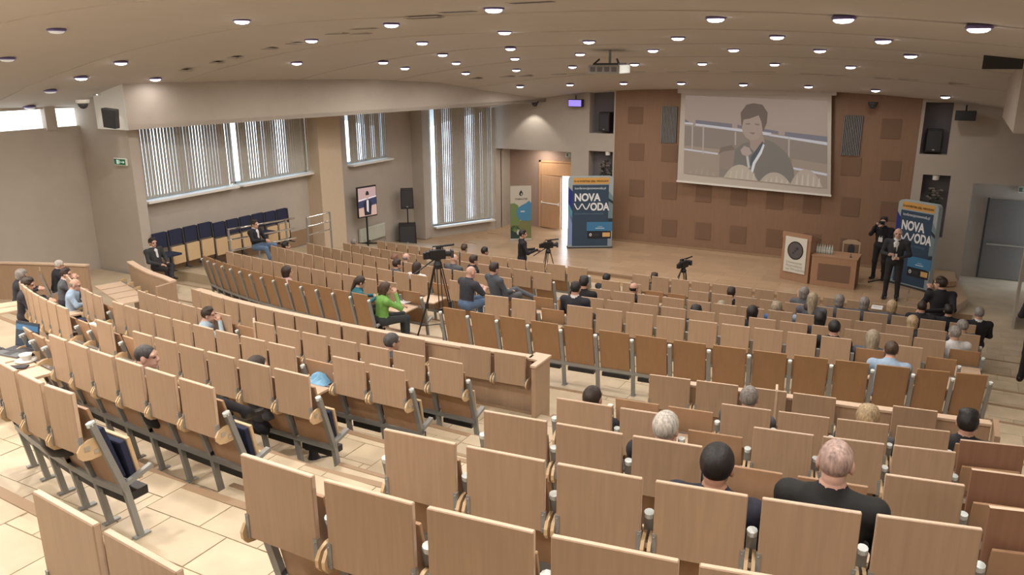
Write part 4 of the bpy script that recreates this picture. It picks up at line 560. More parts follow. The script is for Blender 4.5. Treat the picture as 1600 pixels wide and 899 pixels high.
def place_row(key, pts, z, down, occ, dark=(), noleaf=False, far=False, seats=True, first=0):
    blk = key.rstrip('0123456789'); rown = int(key[-1]); N = len(pts) - 1
    for i in range(N):
        a = Vector((*pts[i], 0)); b = Vector((*pts[i + 1], 0)); c = (a + b) / 2; d = b - a; sx = d.length / .5
        rz = math.atan2(d.y, d.x)
        k = (N - i) if blk in ('L', 'FL') else i + 1
        isdown = i in down; isocc = i in occ; isdark = i in dark
        where = '%s from stairs, %s row of %s' % (ORD[k], ORD[rown], BLOCK[blk])
        if not seats: st, nm, cat = ('lowered' if isdown else 'raised') + ' beech desk leaf on front barrier,', 'folding_desk', 'desk'
        else:
            st = 'seat with plain orange back,' if noleaf else 'seat with dark end panel,' if isdark else 'beech seat, desk lowered,' if isdown else 'beech seat, desk raised,'
            nm, cat = 'folding_chair', 'seat'
        t = thing(nm, st + ' ' + where, cat, (c.x, c.y, z), rz, ('folding seats' if seats else 'barrier desks') + ' in ' + BLOCK[blk])
        def P(n, name, par=t):
            o = obj(name, SM[n], par); o.scale = (1, 1, 1); return o
        t.scale = (sx, 1, ZS.get(key, 1))
        if not noleaf:
            if isdark: P('leafdark', 'end_panel')
            else:
                lf = P('leafdown' if isdown else 'leaf', 'desk_leaf')
            if not far:
                if not isdark:
                    P('brL', 'hinge_bracket'); P('brR', 'hinge_bracket')
                    if not isdown:
                        P('plL', 'hinge_plate', lf); P('plR', 'hinge_plate', lf)
                P('drail', 'desk_rail')
            elif isdown: P('drail', 'desk_rail')
        if not seats: continue
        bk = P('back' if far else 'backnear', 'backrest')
        s = P('seatdown' if isocc else 'seat', 'seat_pan')
        if far:
            P('frame', 'frame')
            if noleaf: P('capL', 'post_cap'); P('pad' if not isocc else 'paddown', 'seat_pad', s); P('tray', 'seat_mechanism')
        else:
            P('cushion', 'back_cushion', bk); P('paddown' if isocc else 'pad', 'seat_pad', s)
            p_ = P('postL', 'post'); P('capL', 'post_cap', p_); P('rail', 'seat_rail'); P('tray', 'seat_mechanism')
        if i == N - 1:
            p_ = P('postR', 'post'); P('capR', 'post_cap', p_)
OCC = {}
for (key, x, y) in [(q['row'], q['x'], q['y']) for q in PEOPLE if q['row'] in ROWS]:
    pts = ROWS[key]; best = min(range(len(pts) - 1), key=lambda i: abs((pts[i][0] + pts[i + 1][0]) / 2 - x))
    OCC.setdefault(key, set()).add(best)
for key, pts in ROWS.items():
    place_row(key, pts, FLOORZ[key], DOWN.get(key, ()), OCC.get(key, ()), dark=DARK.get(key, ()), noleaf=key in ('FR6', 'FL6'), far=key[0] == 'F', seats=key not in ('R1', 'L1'))
# front barriers of the rear blocks
def barrier(name, pts, z, h, label, t=.05):
    o = thing(name, label, 'barrier', (pts[0][0], pts[0][1], z))
    P = [(x - pts[0][0], y - pts[0][1]) for x, y in pts]
    mb = MB(); top = MB()
    for i in range(len(P) - 1):
        a = Vector((*P[i], 0)); b = Vector((*P[i + 1], 0)); n = Vector((-(b - a).y, (b - a).x, 0)).normalized()
        pm_ = MB().slab([tuple(a.xy), tuple(b.xy), tuple((b + n * t).xy), tuple((a + n * t).xy)], 0, h).mesh('barrier_panel', M['beech'])
        obj('barrier_panel', pm_, o)
        top.slab([tuple((a - n * .03).xy), tuple((b - n * .03).xy), tuple((b + n * (t + .03)).xy), tuple((a + n * (t + .03)).xy)], h, h + .025)
    obj('top_board', top.mesh('top_board', M['edge']), o)
    return o
def off(pts, d): return [(x, y + d) for x, y in pts]
bR = barrier('front_barrier', off(ROWS['R1'][::2] + [ROWS['R1'][-1]] if len(ROWS['R1']) % 2 == 0 else ROWS['R1'][::2], .10), FLOORZ['R1'], 1.0, 'long beech barrier wall before the rear right block')
bL = barrier('front_barrier', off(ROWS['L1'][::3] + [ROWS['L1'][-1]], .10), FLOORZ['L1'], 1.02, 'long curved beech barrier wall before the rear left block')
e = ROWS['L1'][-1]; s_ = ROWS['L1'][0]
obj('end_panel', MB().box(0, .05, -.24, .16, 0, 1.02).box(-.14, -.002, .06, .155, 0, 1.018).mesh('end_panel', M['beech']), bL, (e[0] - s_[0] + .12, e[1] - s_[1], 0))
obj('end_cap', MB().box(-.15, .065, -.06, .175, 1.02, 1.045).box(-.01, .065, -.26, -.061, 1.02, 1.045).mesh('end_cap', M['edge']), bL, (e[0] - s_[0] + .12, e[1] - s_[1], 0))
e = ROWS['R1'][-1]; s_ = ROWS['R1'][0]
obj('end_panel', MB().box(0, .05, -.3, .16, 0, 1.02).mesh('end_panel', M['beech']), bR, (e[0] - s_[0] + .02, e[1] - s_[1], 0))

# ------------------------------------------------------------------ people: one continuous surface each, grown from a distance field
def surface_nets(F, o, h):
    s = F < 0; nx, ny, nz = F.shape
    c = [(i, j, k) for i in (0, 1) for j in (0, 1) for k in (0, 1)]
    g = lambda A, i, j, k: A[i:nx - 1 + i, j:ny - 1 + j, k:nz - 1 + k]
    cnt = sum(g(s, *q).astype(np.int8) for q in c); act = (cnt > 0) & (cnt < 8)
    idx = -np.ones(act.shape, int); n = int(act.sum()); idx[act] = np.arange(n)
    acc = np.zeros((n, 3)); num = np.zeros(n)
    for a in c:
        for ax in range(3):
            if a[ax]: continue
            b = list(a); b[ax] = 1
            fa = g(F, *a)[act]; fb = g(F, *b)[act]; cr = (fa < 0) != (fb < 0)
            t = np.where(cr, fa / np.where(cr, fa - fb, 1), 0)
            p = np.tile(np.array(a, float), (n, 1)); p[:, ax] += t
            acc[cr] += p[cr]; num[cr] += 1
    base = np.argwhere(act); V = (base + acc / num[:, None]) * h + o
    Q = []
    for ax in range(3):
        sl0 = [slice(1, -1)] * 3; sl1 = [slice(1, -1)] * 3; sl0[ax] = slice(0, -1); sl1[ax] = slice(1, None)
        A = s[tuple(sl0)]; B = s[tuple(sl1)]; e = np.argwhere(A != B)
        if not len(e): continue
        fl = A[A != B]
        off = np.ones(3, int); off[ax] = 0; e = e + off
        u, v = [(1, 2), (2, 0), (0, 1)][ax]
        def cell(du, dv):
            q = e.copy(); q[:, u] -= du; q[:, v] -= dv; return idx[q[:, 0], q[:, 1], q[:, 2]]
        quad = np.stack([cell(1, 1), cell(0, 1), cell(0, 0), cell(1, 0)], 1)
        quad[~fl] = quad[~fl][:, ::-1]; Q.append(quad)
    return V, np.concatenate(Q)
def dist(pr, X):
    k = pr[0]
    if k == 'c':
        a, b, ra, rb = map(np.asarray, pr[1:5]); ab = b - a; t = np.clip(((X - a) @ ab) / max(ab @ ab, 1e-9), 0, 1)
        return np.linalg.norm(X - a - t[:, None] * ab, axis=1) - (ra + (rb - ra) * t)
    c, r = np.asarray(pr[1]), np.asarray(pr[2]); q = (X - c)
    if len(pr) > 5 and pr[5] is not None: q = q @ pr[5]
    l = np.linalg.norm(q / r, axis=1); return (l - 1) * r.min() if l.min() < 0 else (l - 1) * float(np.min(r))
def lbl(pr): return pr[5] if pr[0] == 'c' else pr[3]
def grow(prims, h, k=.02, cut=None):
    lo = np.array([1e9] * 3); hi = -lo
    for pr in prims:
        if pr[0] == 'c':
            for p, r in ((pr[1], pr[3]), (pr[2], pr[4])): lo = np.minimum(lo, np.array(p) - r); hi = np.maximum(hi, np.array(p) + r)
        else: r = max(pr[2]); lo = np.minimum(lo, np.array(pr[1]) - r); hi = np.maximum(hi, np.array(pr[1]) + r)
    lo -= 3 * h; hi += 3 * h; n = np.ceil((hi - lo) / h).astype(int)
    ax = [lo[i] + np.arange(n[i]) * h for i in range(3)]
    G = np.stack(np.meshgrid(*ax, indexing='ij'), -1).reshape(-1, 3)
    D = np.full(len(G), 9.0)
    for pr in prims:      # only work near the primitive
        d = np.full(len(G), 9.0)
        if pr[0] == 'c': a = np.minimum(pr[1], pr[2]) - max(pr[3], pr[4]) - .08; b = np.maximum(pr[1], pr[2]) + max(pr[3], pr[4]) + .08
        else: a = np.array(pr[1]) - max(pr[2]) - .08; b = np.array(pr[1]) + max(pr[2]) + .08
        m = np.all((G > a) & (G < b), axis=1); d[m] = dist(pr, G[m])
        hh = np.clip(.5 + .5 * (D - d) / k, 0, 1); D = np.where(np.abs(D - d) < k, D * (1 - hh) + d * hh - k * hh * (1 - hh), np.minimum(D, d))
    if cut is not None: D = np.maximum(D, cut(G))
    V, Q = surface_nets(D.reshape(n), lo, h)
    c = V[Q].mean(1); best = np.full(len(c), 9.0); L = np.zeros(len(c), int)
    for pr in prims:
        d = dist(pr, c) - (.004 if lbl(pr) == 4 else 0); m = d < best; best[m] = d[m]; L[m] = lbl(pr)
    return V, Q, L
def join_mesh(name, parts, nmat):
    vs_, fs_, ls_ = [], [], []; n = 0
    for V, Q, L in parts: vs_.append(V); fs_.append(Q + n); ls_.append(L); n += len(V)
    V = np.concatenate(vs_); Q = np.concatenate(fs_); L = np.concatenate(ls_)
    me = bpy.data.meshes.new(name); me.vertices.add(len(V)); me.vertices.foreach_set('co', V.astype(np.float32).ravel())
    me.loops.add(4 * len(Q)); me.loops.foreach_set('vertex_index', Q.astype(np.int32).ravel())
    me.polygons.add(len(Q)); me.polygons.foreach_set('loop_start', np.arange(0, 4 * len(Q), 4, dtype=np.int32)); me.polygons.foreach_set('loop_total', np.full(len(Q), 4, dtype=np.int32))
    me.polygons.foreach_set('use_smooth', np.ones(len(Q), bool)); me.update(calc_edges=True); me.validate()
    for i in range(nmat): me.materials.append(None)
    me.polygons.foreach_set('material_index', L.astype(np.int32))
    return me
def Rz(a): c, s = math.cos(a), math.sin(a); return np.array([[c, -s, 0], [s, c, 0], [0, 0, 1]])
def Rx(a): c, s = math.cos(a), math.sin(a); return np.array([[1, 0, 0], [0, c, -s], [0, s, c]])
# labels: 0 skin 1 top 2 trousers 3 shoes 4 shirt / collar 5 eyes
def head_prims(hc, yaw=0, nod=0):
    A = Rz(yaw) @ Rx(nod); T = lambda *p: tuple(np.array(hc) + A @ np.array(p)); B = A
    return [('e', T(0, -.005, .03), (.074, .094, .09), 0, 0, B), ('e', T(0, .025, -.045), (.056, .066, .072), 0, 0, B), ('c', T(0, .06, -.095), T(0, .05, -.085), .026, .03, 0),
            ('c', T(0, .092, .012), T(0, .107, -.026), .010, .016, 0), ('c', T(.012, .1, -.032), T(-.012, .1, -.032), .011, .011, 0),
            ('c', T(-.045, .075, .03), T(.045, .075, .03), .017, .017, 0), ('c', T(.022, .083, -.062), T(-.022, .083, -.062), .011, .011, 0),
            ('e', T(.077, -.005, -.005), (.012, .020, .034), 0, 0, B), ('e', T(-.077, -.005, -.005), (.012, .020, .034), 0, 0, B),
            ('c', T(.03, .0855, .008), T(.031, .0855, .008), .0085, .0085, 5), ('c', T(-.03, .0855, .008), T(-.031, .0855, .008), .0085, .0085, 5)]
def hand_prims(w, d, up, grip=.5, side=1):
    """palm, four unequal fingers with a knuckle bend and a thumb from the side of the palm"""
    w = np.array(w, float); d = np.array(d, float); d /= np.linalg.norm(d); up = np.array(up, float); up -= d * (up @ d); up /= np.linalg.norm(up); s = np.cross(d, up) * side
    P = [('c', tuple(w), tuple(w + d * .05), .026, .03, 0), ('c', tuple(w + d * .055 + s * .022), tuple(w + d * .075 - s * .022), .022, .02, 0)]
    for i, (o, l) in enumerate(((.033, .075), (.011, .085), (-.011, .078), (-.032, .06))):
        k = w + d * .085 + s * o; m = k + (d * (1 - grip * .6) - up * grip * .9) * l * .5; e = m + (d * (1 - 1.4 * grip) - up * (.3 + grip)) * l * .45
        P += [('c', tuple(k), tuple(m), .0105, .0095, 0), ('c', tuple(m), tuple(e), .0095, .008, 0)]
    t0 = w + d * .03 + s * .03; t1 = t0 + d * .03 + s * .025 - up * .01; t2 = t1 + d * .03 + s * .004 - up * .012
    P += [('c', tuple(t0), tuple(t1), .014, .012, 0), ('c', tuple(t1), tuple(t2), .012, .010, 0)]
    return P
SIT = dict(pel=(0, .36, .52), chest=(0, .31, .84), neck=(0, .31, .99), head=(0, .335, 1.13), sh=.195, hip=.09,
           kL=(-.12, .80, .53), kR=(.12, .80, .53), aL=(-.12, .80, .10), aR=(.12, .80, .10), eL=(-.25, .37, .70), eR=(.25, .37, .70), wL=(-.1, .62, .63), wR=(.1, .62, .63), yaw=0, nod=0, hdL=(.5, .8, -.1), hdR=(-.5, .8, -.1), grip=.4, short=False)
def pose(**k): q = dict(SIT); q.update(k); return q
STAND = dict(pel=(0, 0, .95), chest=(0, .0, 1.28), neck=(0, -.01, 1.46), head=(0, .02, 1.62), kL=(-.11, .02, .50), kR=(.11, .02, .50), aL=(-.12, -.02, .09), aR=(.12, -.02, .09),
             eL=(-.27, -.02, 1.12), eR=(.27, -.02, 1.12), wL=(-.1, .24, 1.08), wR=(.1, .22, 1.14))
POSES = {
 'sit': pose(), 'lean': pose(chest=(0, .40, .83), neck=(0, .44, .97), head=(0, .49, 1.10), nod=-.25, eL=(-.26, .55, .75), eR=(.26, .55, .75), wL=(-.1, .76, .78), wR=(.1, .74, .78)),
 'chin': pose(chest=(0, .38, .83), neck=(0, .41, .975), head=(0, .46, 1.11), eR=(.2, .66, .76), wR=(.07, .63, 1.0), hdR=(-.3, -.2, 1), eL=(-.24, .55, .75), wL=(.02, .72, .77), yaw=-.2),
 'left': pose(yaw=.6), 'right': pose(yaw=-.6),
 'cross': pose(kL=(-.05, .84, .60), aL=(.22, 1.12, .44), kR=(.1, .80, .53), aR=(.1, .84, .10), chest=(0, .28, .83), neck=(0, .26, .99), head=(0, .28, 1.13)),
 'legout': pose(kL=(-.10, .80, .58), aL=(.03, 1.20, .36), kR=(.1, .82, .53), aR=(.14, .98, .12), yaw=-.5, chest=(0, .30, .82)),
 'wide': pose(kL=(-.22, .76, .54), kR=(.2, .78, .54), aL=(-.24, .76, .1), aR=(.2, .92, .1), wL=(-.04, .66, .72), wR=(.05, .66, .72), eL=(-.26, .42, .74), eR=(.26, .42, .74)),
 'mic': pose(chest=(0, .36, .86), neck=(0, .38, 1.02), head=(-.02, .40, 1.16), yaw=.75, eL=(-.24, .44, .80), wL=(-.13, .58, 1.0), hdL=(.1, .4, .8), eR=(.10, .02, .80), wR=(-.42, -.10, .80), hdR=(-1, -.1, 0), grip=.7),
 'speak': pose(**STAND, yaw=.12, grip=.7, hdL=(.8, .5, .2), hdR=(-.6, .6, .5)),
 'photo': pose(**{**STAND, 'eL': (-.24, .14, 1.24), 'eR': (.24, .14, 1.26), 'wL': (-.06, .24, 1.52), 'wR': (.10, .20, 1.56), 'hdL': (.3, .6, .6), 'hdR': (-.5, .4, .3)}, grip=.8),
 'cam': pose(**{**STAND, 'eR': (.28, .12, 1.16), 'wR': (.16, .38, 1.22), 'eL': (-.27, .05, 1.12), 'wL': (-.05, .36, 1.2)}, grip=.8, yaw=-.2),
}
def body_mesh(name, q, long_sleeve=True):
    a = lambda k: np.array(q[k], float)
    pel, ch, nk = a('pel'), a('chest'), a('neck'); up = (nk - pel) / np.linalg.norm(nk - pel)
    sL = nk - up * .04 + (-q['sh'], 0, -.015); sR = nk - up * .04 + (q['sh'], 0, -.015); hL = pel + (-q['hip'], 0, 0); hR = pel + (q['hip'], 0, 0)
    t = tuple; mid = (pel + ch) / 2
    P = [('e', t(ch), (.175, .115, .19), 1), ('e', t(mid), (.155, .115, .17), 1), ('e', t(pel + up * .02), (.165, .13, .13), 2),
         ('c', t(sL), t(sR), .068, .068, 1), ('c', t(nk - up * .03), t(nk + up * .085), .056, .052, 0), ('c', t(nk - up * .02), t(nk + up * .012), .066, .062, 4),
         ('c', t(ch + up * .11 + (0, .085, 0)), t(ch - up * .06 + (0, .104, 0)), .045, .018, 4)]
    for s_, sh, e, w, hp, kn, an in ((-1, sL, a('eL'), a('wL'), hL, a('kL'), a('aL')), (1, sR, a('eR'), a('wR'), hR, a('kR'), a('aR'))):
        P += [('c', t(sh), t(e), .060, .046, 1), ('c', t(e), t(w), .045, .032, 1 if long_sleeve else 0), ('c', t(w), t(w + (w - e) / np.linalg.norm(w - e) * .03), .027, .026, 0),
              ('c', t(hp), t(kn), .088, .062, 2), ('c', t(kn), t(an), .060, .044, 2)]
        if not long_sleeve: P.append(('c', t(sh), t((sh + e * 1.4) / 2.4), .066, .06, 1))
        d = an - kn; f = np.array([0, 1.0, 0]) if abs(d[2]) > .12 else np.cross(np.array([1.0, 0, 0]), d / np.linalg.norm(d)) * -1
        if abs(d[2]) <= .12: f = f if f[2] > 0 else -f
        fx = np.array([s_ * .12, 0, 0]); heel = an + (np.array([0, 0, -.045]) if abs(d[2]) > .12 else d / np.linalg.norm(d) * .05)
        P += [('c', t(an), t(heel), .042, .042, 3), ('c', t(heel - f * .03), t(heel + f * .15 + fx * .12), .04, .034, 3)]
    parts = [grow(P, .016, .035)]
    V, Q, L = grow(head_prims(q['head'], q['yaw'], q['nod']) + [('c', t(nk - up * .01), t(nk + up * .09), .054, .054, 0)], .0075, .016); parts.append((V, Q, L))
    for w, e, hd, s_ in ((a('wL'), a('eL'), q['hdL'], -1), (a('wR'), a('eR'), q['hdR'], 1)):
        parts.append(grow(hand_prims(w, np.array(hd, float), (0, -.15, 1), q['grip'], -s_), .0065, .007))
    return join_mesh(name, parts, 6)
def hair_mesh(style, q):
    hc = np.array(q['head']); A = Rz(q['yaw']) @ Rx(q['nod']); T = lambda *p: tuple(hc + A @ np.array(p)); inv = A.T
    loc = lambda X: (X - hc) @ A
    th = dict(short=.014, buzz=.005, bob=.022, long=.020, ring=.009, tail=.012, curly=.028, crop=.011)[style]
    P = [('e', T(0, -.008, .032), (.074 + th, .094 + th, .09 + th), 0, 0, A)]
    if style in ('bob', 'curly'): P += [('e', T(0, -.03, -.05), (.088, .085, .085), 0, 0, A)]
    if style == 'long': P += [('c', T(0, -.055, -.02), T(0, -.085, -.22), .08, .06, 0), ('c', T(.06, -.03, 0), T(.062, -.04, -.2), .035, .03, 0), ('c', T(-.06, -.03, 0), T(-.062, -.04, -.2), .035, .03, 0)]
    if style == 'tail': P += [('c', T(0, -.09, .02), T(0, -.13, -.16), .04, .025, 0)]
    if style in ('short', 'curly'): P += [('e', T(.02, .03, .105), (.055, .05, .03), 0, 0, A), ('e', T(-.03, .0, .11), (.05, .05, .03), 0, 0, A)]
    def cut(G):
        X = loc(G); face = .118 - np.linalg.norm((X - (0, .135, -.045)) / (1, 1, 1.15), axis=1)
        low = {'short': -.055, 'buzz': -.05, 'crop': -.055, 'ring': -.06, 'bob': -.12, 'curly': -.10, 'long': -.5, 'tail': -.3}[style] - X[:, 2]
        c = np.maximum(face, low)
        if style in ('short', 'crop', 'buzz', 'ring'): c = np.maximum(c, -(np.linalg.norm((X - (.085, .02, -.03)) , axis=1) - .045)); c = np.maximum(c, -(np.linalg.norm((X - (-.085, .02, -.03)), axis=1) - .045))
        if style == 'ring': c = np.maximum(c, X[:, 2] - .035 + np.maximum(0, X[:, 1]) * .5)
        return c
    V, Q, L = grow(P, .0085, .02, cut)
    return join_mesh('hair', [(V, Q, L * 0)], 1)
BM = {}; HM = {}
EYE = flat(.02, .018, .016, .2); SKIN = {'l': skinm(.50, .295, .215), 'm': skinm(.42, .23, .16), 'p': skinm(.56, .34, .27)}
BLACKSHOE = flat(.012, .011, .011, .35)
def make_person(q):
    ps = q['pose']; key = (ps, q.get('sleeve', 1))
    if key not in BM: BM[key] = body_mesh('body', POSES[ps], bool(q.get('sleeve', 1)))
    t = thing('person', q['label'], 'person', (q['x'], q['y'], q['z']), R_(q.get('rz', 0)), q.get('group'))
    s = q.get('s', 1.0); t.scale = (s * q.get('wide', 1), s * q.get('wide', 1), s)
    b = obj('body', BM[key], t)
    ms = [SKIN[q.get('skin', 'l')], cloth(*q['top']), cloth(*q['pants']), q.get('shoe') or BLACKSHOE, cloth(*q.get('shirt', q['top'])), EYE]
    for sl, m in zip(b.material_slots, ms): sl.link = 'OBJECT'; sl.material = m
    if q['hair']:
        hk = (q['hair'], ps)
        if hk not in HM: HM[hk] = hair_mesh(q['hair'], POSES[ps])
        h = obj('hair', HM[hk], t); h.material_slots[0].link = 'OBJECT'; h.material_slots[0].material = hairm(*q['hc'])
    return t
PT = {}
for q in PEOPLE: PT[q['id']] = make_person(q)

# ------------------------------------------------------------------ things at the upper left
sb = barrier('side_barrier', [(-5.6, -16.95), (-4.9, -16.66), (-4.2, -16.4), (-3.7, -16.24)], 1.3, 1.1, 'short beech barrier along the plain left wall, behind seated people')
sb2 = barrier('side_barrier', [(-3.28, -15.71), (-2.8, -15.9), (-2.24, -16.08), (-1.8, -16.17), (-1.45, -16.27)], 1.3, 1.1, 'curved beech barrier with end post beside the big left pier')
obj('end_panel', MB().box(-.03, .03, -.3, .06, 0, 1.1).mesh('end_panel', M['beech']), sb2, (1.83, -.56, 0))
for i in range(4):
    t = thing('folding_desk', 'lowered beech desk leaf, %s of four beside the left pier barrier' % ORD[i + 1], 'desk', (-3.05 + .36 * i, -16.0 - .13 * i, 1.36), R_(-18), 'lowered desks by the left pier')
    t.scale = (.75, 1, 1); obj('desk_leaf', SM['leafdown'], t); obj('desk_rail', SM['drail'], t); obj('hinge_bracket', SM['brL'], t); obj('hinge_bracket', SM['brR'], t)
# wall seats under the window strip
bench_y = [-13.05 + .425 * i for i in range(10)]
bb = MB().box(-.175, .175, -.03, .03, .56, .92).mesh('back_pad', M['navy'], bevel=.015)
bs = MB().box(-.175, .175, .04, .075, .12, .53).mesh('seat_pan', M['bracket'], bevel=.008)
bl = MB().bar((-.21, .0, .9), (-.21, .05, 0), .03, .05).box(-.24, -.18, -.02, .2, 0, .015).mesh('leg', M['dark'])
bsd = MB().box(-.2, .2, .06, .46, .42, .47).mesh('seat_pan', M['navy'], bevel=.012)
for i, y in enumerate(bench_y):
    z = 1.28 if y < -11.6 else 1.22
    t = thing('wall_chair', 'navy backed tip-up wall seat below blinds, %s from the pier' % ORD[i + 1], 'seat', (-5.85, y, z + (.0 if i < 8 else -.02)), R_(-90), 'tip-up seats along the window wall')
    obj('back_pad', bb, t); obj('seat_pan', bsd if i in (0, 7) else bs, t); obj('leg', bl, t)
# chrome railings
def railing(label, a, b, h, z, rails, posts):
    t = thing('railing', label, 'railing', (a[0], a[1], z)); d = Vector((b[0] - a[0], b[1] - a[1], 0))
    for k in rails: obj('rail', MB().tube([(0, 0, k[0]), tuple(d + Vector((0, 0, k[1])))], .022).mesh('rail', M['chrome']), t)
    for u in posts: p_ = d * u; obj('post', MB().tube([(p_.x, p_.y, -.25), (p_.x, p_.y, rails[0][0] + (rails[0][1] - rails[0][0]) * u)], .024).lathe([(.06, 0), (.06, .02), (.02, .03)], 10, (p_.x, p_.y, -.25)).mesh('post', M['metal']), t)
    return t
railing('long three-rail chrome railing before the navy wall seats', (-4.9, -11.95), (-4.9, -9.75), 1, 1.2, [(.95, .84), (.70, .58), (.44, .33)], (.02, .42, .86))
railing('short chrome railing beside the pale window pillar', (-4.9, -9.3), (-4.9, -8.4), 1, 1.05, [(.92, .92), (.68, .68), (.45, .45)], (.0, 1.0))
# television on a stand, radiator, loudspeaker on subwoofer
t = thing('television', 'flat television on a stand showing a man in dark suit, below small window', 'television', (-5.75, -5.75, .45), R_(78))
t.scale = (.8, 1, 1)
obj('bezel', MB().box(-.46, .46, -.03, .03, .86, 1.80).mesh('bezel', M['black'], bevel=.008), t)
def poly(name, pts, m, par, y, th=.002): return obj(name, MB().prism(pts, y, y + th).mesh(name, m), par)
def ell(cx_, cz_, a, b, n=14): return [(cx_ + a * math.cos(2 * math.pi * i / n), cz_ + b * math.sin(2 * math.pi * i / n)) for i in range(n)]
pic = poly('screen', [(-.43, .90), (.43, .90), (.43, 1.76), (-.43, 1.76)], flat(.42, .28, .27, .4, .9), t, -.034)
poly('picture_chairs', [(-.43, 1.16), (.43, 1.22), (.43, 1.44), (-.43, 1.36)], flat(.03, .035, .08, .4, .9), pic, -.036)
poly('picture_floor', [(-.43, .90), (.43, .90), (.43, 1.2), (-.43, 1.14)], flat(.48, .32, .26, .4, .9), pic, -.036)
poly('picture_rail', [(-.43, 1.38), (.43, 1.45), (.43, 1.48), (-.43, 1.41)], flat(.6, .6, .65, .4, .9), pic, -.038)
poly('picture_jacket', [(-.17, .92), (.14, .92), (.2, 1.28), (.06, 1.40), (-.08, 1.40), (-.2, 1.26)], flat(.015, .015, .025, .4, .9), pic, -.040)
poly('picture_shirt', [(-.06, 1.05), (.03, 1.0), (.05, 1.38), (-.05, 1.38)], flat(.55, .5, .52, .4, .9), pic, -.042)
poly('picture_face', ell(0, 1.51, .065, .10), flat(.45, .28, .24, .4, .9), pic, -.042)
poly('picture_hair', [(x, max(z, 1.53)) for x, z in ell(0, 1.55, .08, .11)], flat(.02, .015, .015, .4, .9), pic, -.044)
obj('stand_pole', MB().tube([(0, .05, .03), (0, .05, 1.2)], .03).mesh('stand_pole', M['black']), t)
obj('stand_base', MB().bar((-.35, .3, .03), (0, .05, .03), .05, .04).bar((.35, .3, .03), (0, .05, .03), .05, .04).bar((-.3, -.25, .03), (0, .05, .03), .05, .04).bar((.3, -.25, .03), (0, .05, .03), .05, .04).mesh('stand_base', M['black']), t)
t = thing('radiator', 'pale steel panel radiator under the small window', 'radiator', (-6.12, -5.1, .38), R_(90))
obj('panel', MB().box(-.62, .62, -.04, .04, .06, .5).mesh('panel', M['radiator'], bevel=.01), t)
f = MB()
for i in range(24): f.box(-.6 + i * .051, -.57 + i * .051, -.05, -.038, .1, .46)
obj('convector_fins', f.mesh('convector_fins', M['radiator']), t); obj('valve', MB().tube([(.64, 0, .1), (.70, 0, .1), (.70, 0, -.1)], .015).mesh('valve', M['chrome']), t)
def cabinet(name, label, w, d, h, loc, rz, cat='loudspeaker'):
    t = thing(name, label, cat, loc, rz)
    obj('cabinet', MB().prism([(-w / 2, 0), (w / 2, 0), (w / 2 * .96, h), (-w / 2 * .96, h)], 0, d).mesh('cabinet', M['black'], bevel=.012), t)
    obj('grille', MB().box(-w * .43, w * .43, -.012, .004, h * .06, h * .94).mesh('grille', M['dark'], bevel=.01), t)
    obj('badge', MB().box(-.03, .03, -.018, -.01, h * .09, h * .14).mesh('badge', M['steel']), t)
    return t
cabinet('subwoofer', 'black subwoofer box on floor beneath the pole loudspeaker', .58, .5, .66, (-5.66, -3.86, .05), R_(36))
t = cabinet('loudspeaker', 'black loudspeaker on a pole above the subwoofer by left pillar', .42, .34, .64, (-5.66, -3.81, 1.24), R_(36))
obj('pole', MB().tube([(0, .17, -.51), (0, .17, .02)], .02).mesh('pole', M['black']), t)
# exit sign and wall loudspeaker on the pier
def exit_sign(label, loc, rz, dark=False):
    t = thing('exit_sign', label, 'sign', loc, rz)
    obj('housing', MB().box(-.2, .2, -.05, .0, -.08, .08).mesh('housing', M['white'], bevel=.008), t)
    g = obj('pictogram_panel', MB().box(-.18, .18, -.056, -.05, -.06, .06).mesh('pictogram_panel', flat(.01, .13, .05, .4, .5) if not dark else flat(.10, .16, .10)), t)
    m = MB().prism([(.02, -.008), (.11, -.008), (.11, -.03), (.16, 0), (.11, .03), (.11, .008), (.02, .008)], -.059, -.056)
    m.prism([(-.10, -.045), (-.04, -.045), (-.04, .045), (-.10, .045)], -.059, -.056); m.prism(ell(-.01, .03, .012, .012, 8), -.059, -.056)
    m.prism([(-.03, -.04), (-.015, -.04), (.01, .015), (-.02, .015)], -.059, -.056)
    obj('pictogram', m.mesh('pictogram', flat(.6, .75, .62, .4, .6) if not dark else flat(.5, .5, .45)), g)
exit_sign('green emergency exit sign on the big left pier', (-6.2, -13.46, 3.82), 0)
exit_sign('small exit sign above the open door in the left recess', (-2.03, 1.04, 2.66), 0, True)
exit_sign('dark exit sign high in the right door recess', (11.6, 1.2, 2.36), 0, True)
t = thing('wall_speaker', 'black wall loudspeaker on the white beam end, top left', 'loudspeaker', (-5.45, -14.1, 4.62), R_(35))
obj('cabinet', MB().prism([(-.13, .02), (.10, -.02), (.13, .36), (-.13, .40)], -.13, .12).mesh('cabinet', M['black'], bevel=.01), t)
obj('bracket', MB().bar((0, .1, .2), (0, .25, .25), .04, .04).mesh('bracket', M['dark']), t)
for (lab_, loc) in (('white dome camera under the ceiling above left pier', (-6.0, -14.3, 5.12)), ('small dark dome camera in ceiling corner near right niche', (7.6, -.4, 4.66)), ('small black dome camera below beam above recess', (-2.75, -.4, 4.5))):
    t = thing('dome_camera', lab_, 'camera', loc); big = loc[0] == -6.0
    obj('base', MB().lathe([(.13, .06), (.13, .0), (.10, -.02)], 14).mesh('base', M['white'] if big else M['dark']), t)
    obj('dome', MB().lathe([(.10, -.02), (.09, -.07), (.055, -.11), (.01, -.125)], 14).mesh('dome', M['dark'], smooth=True), t)
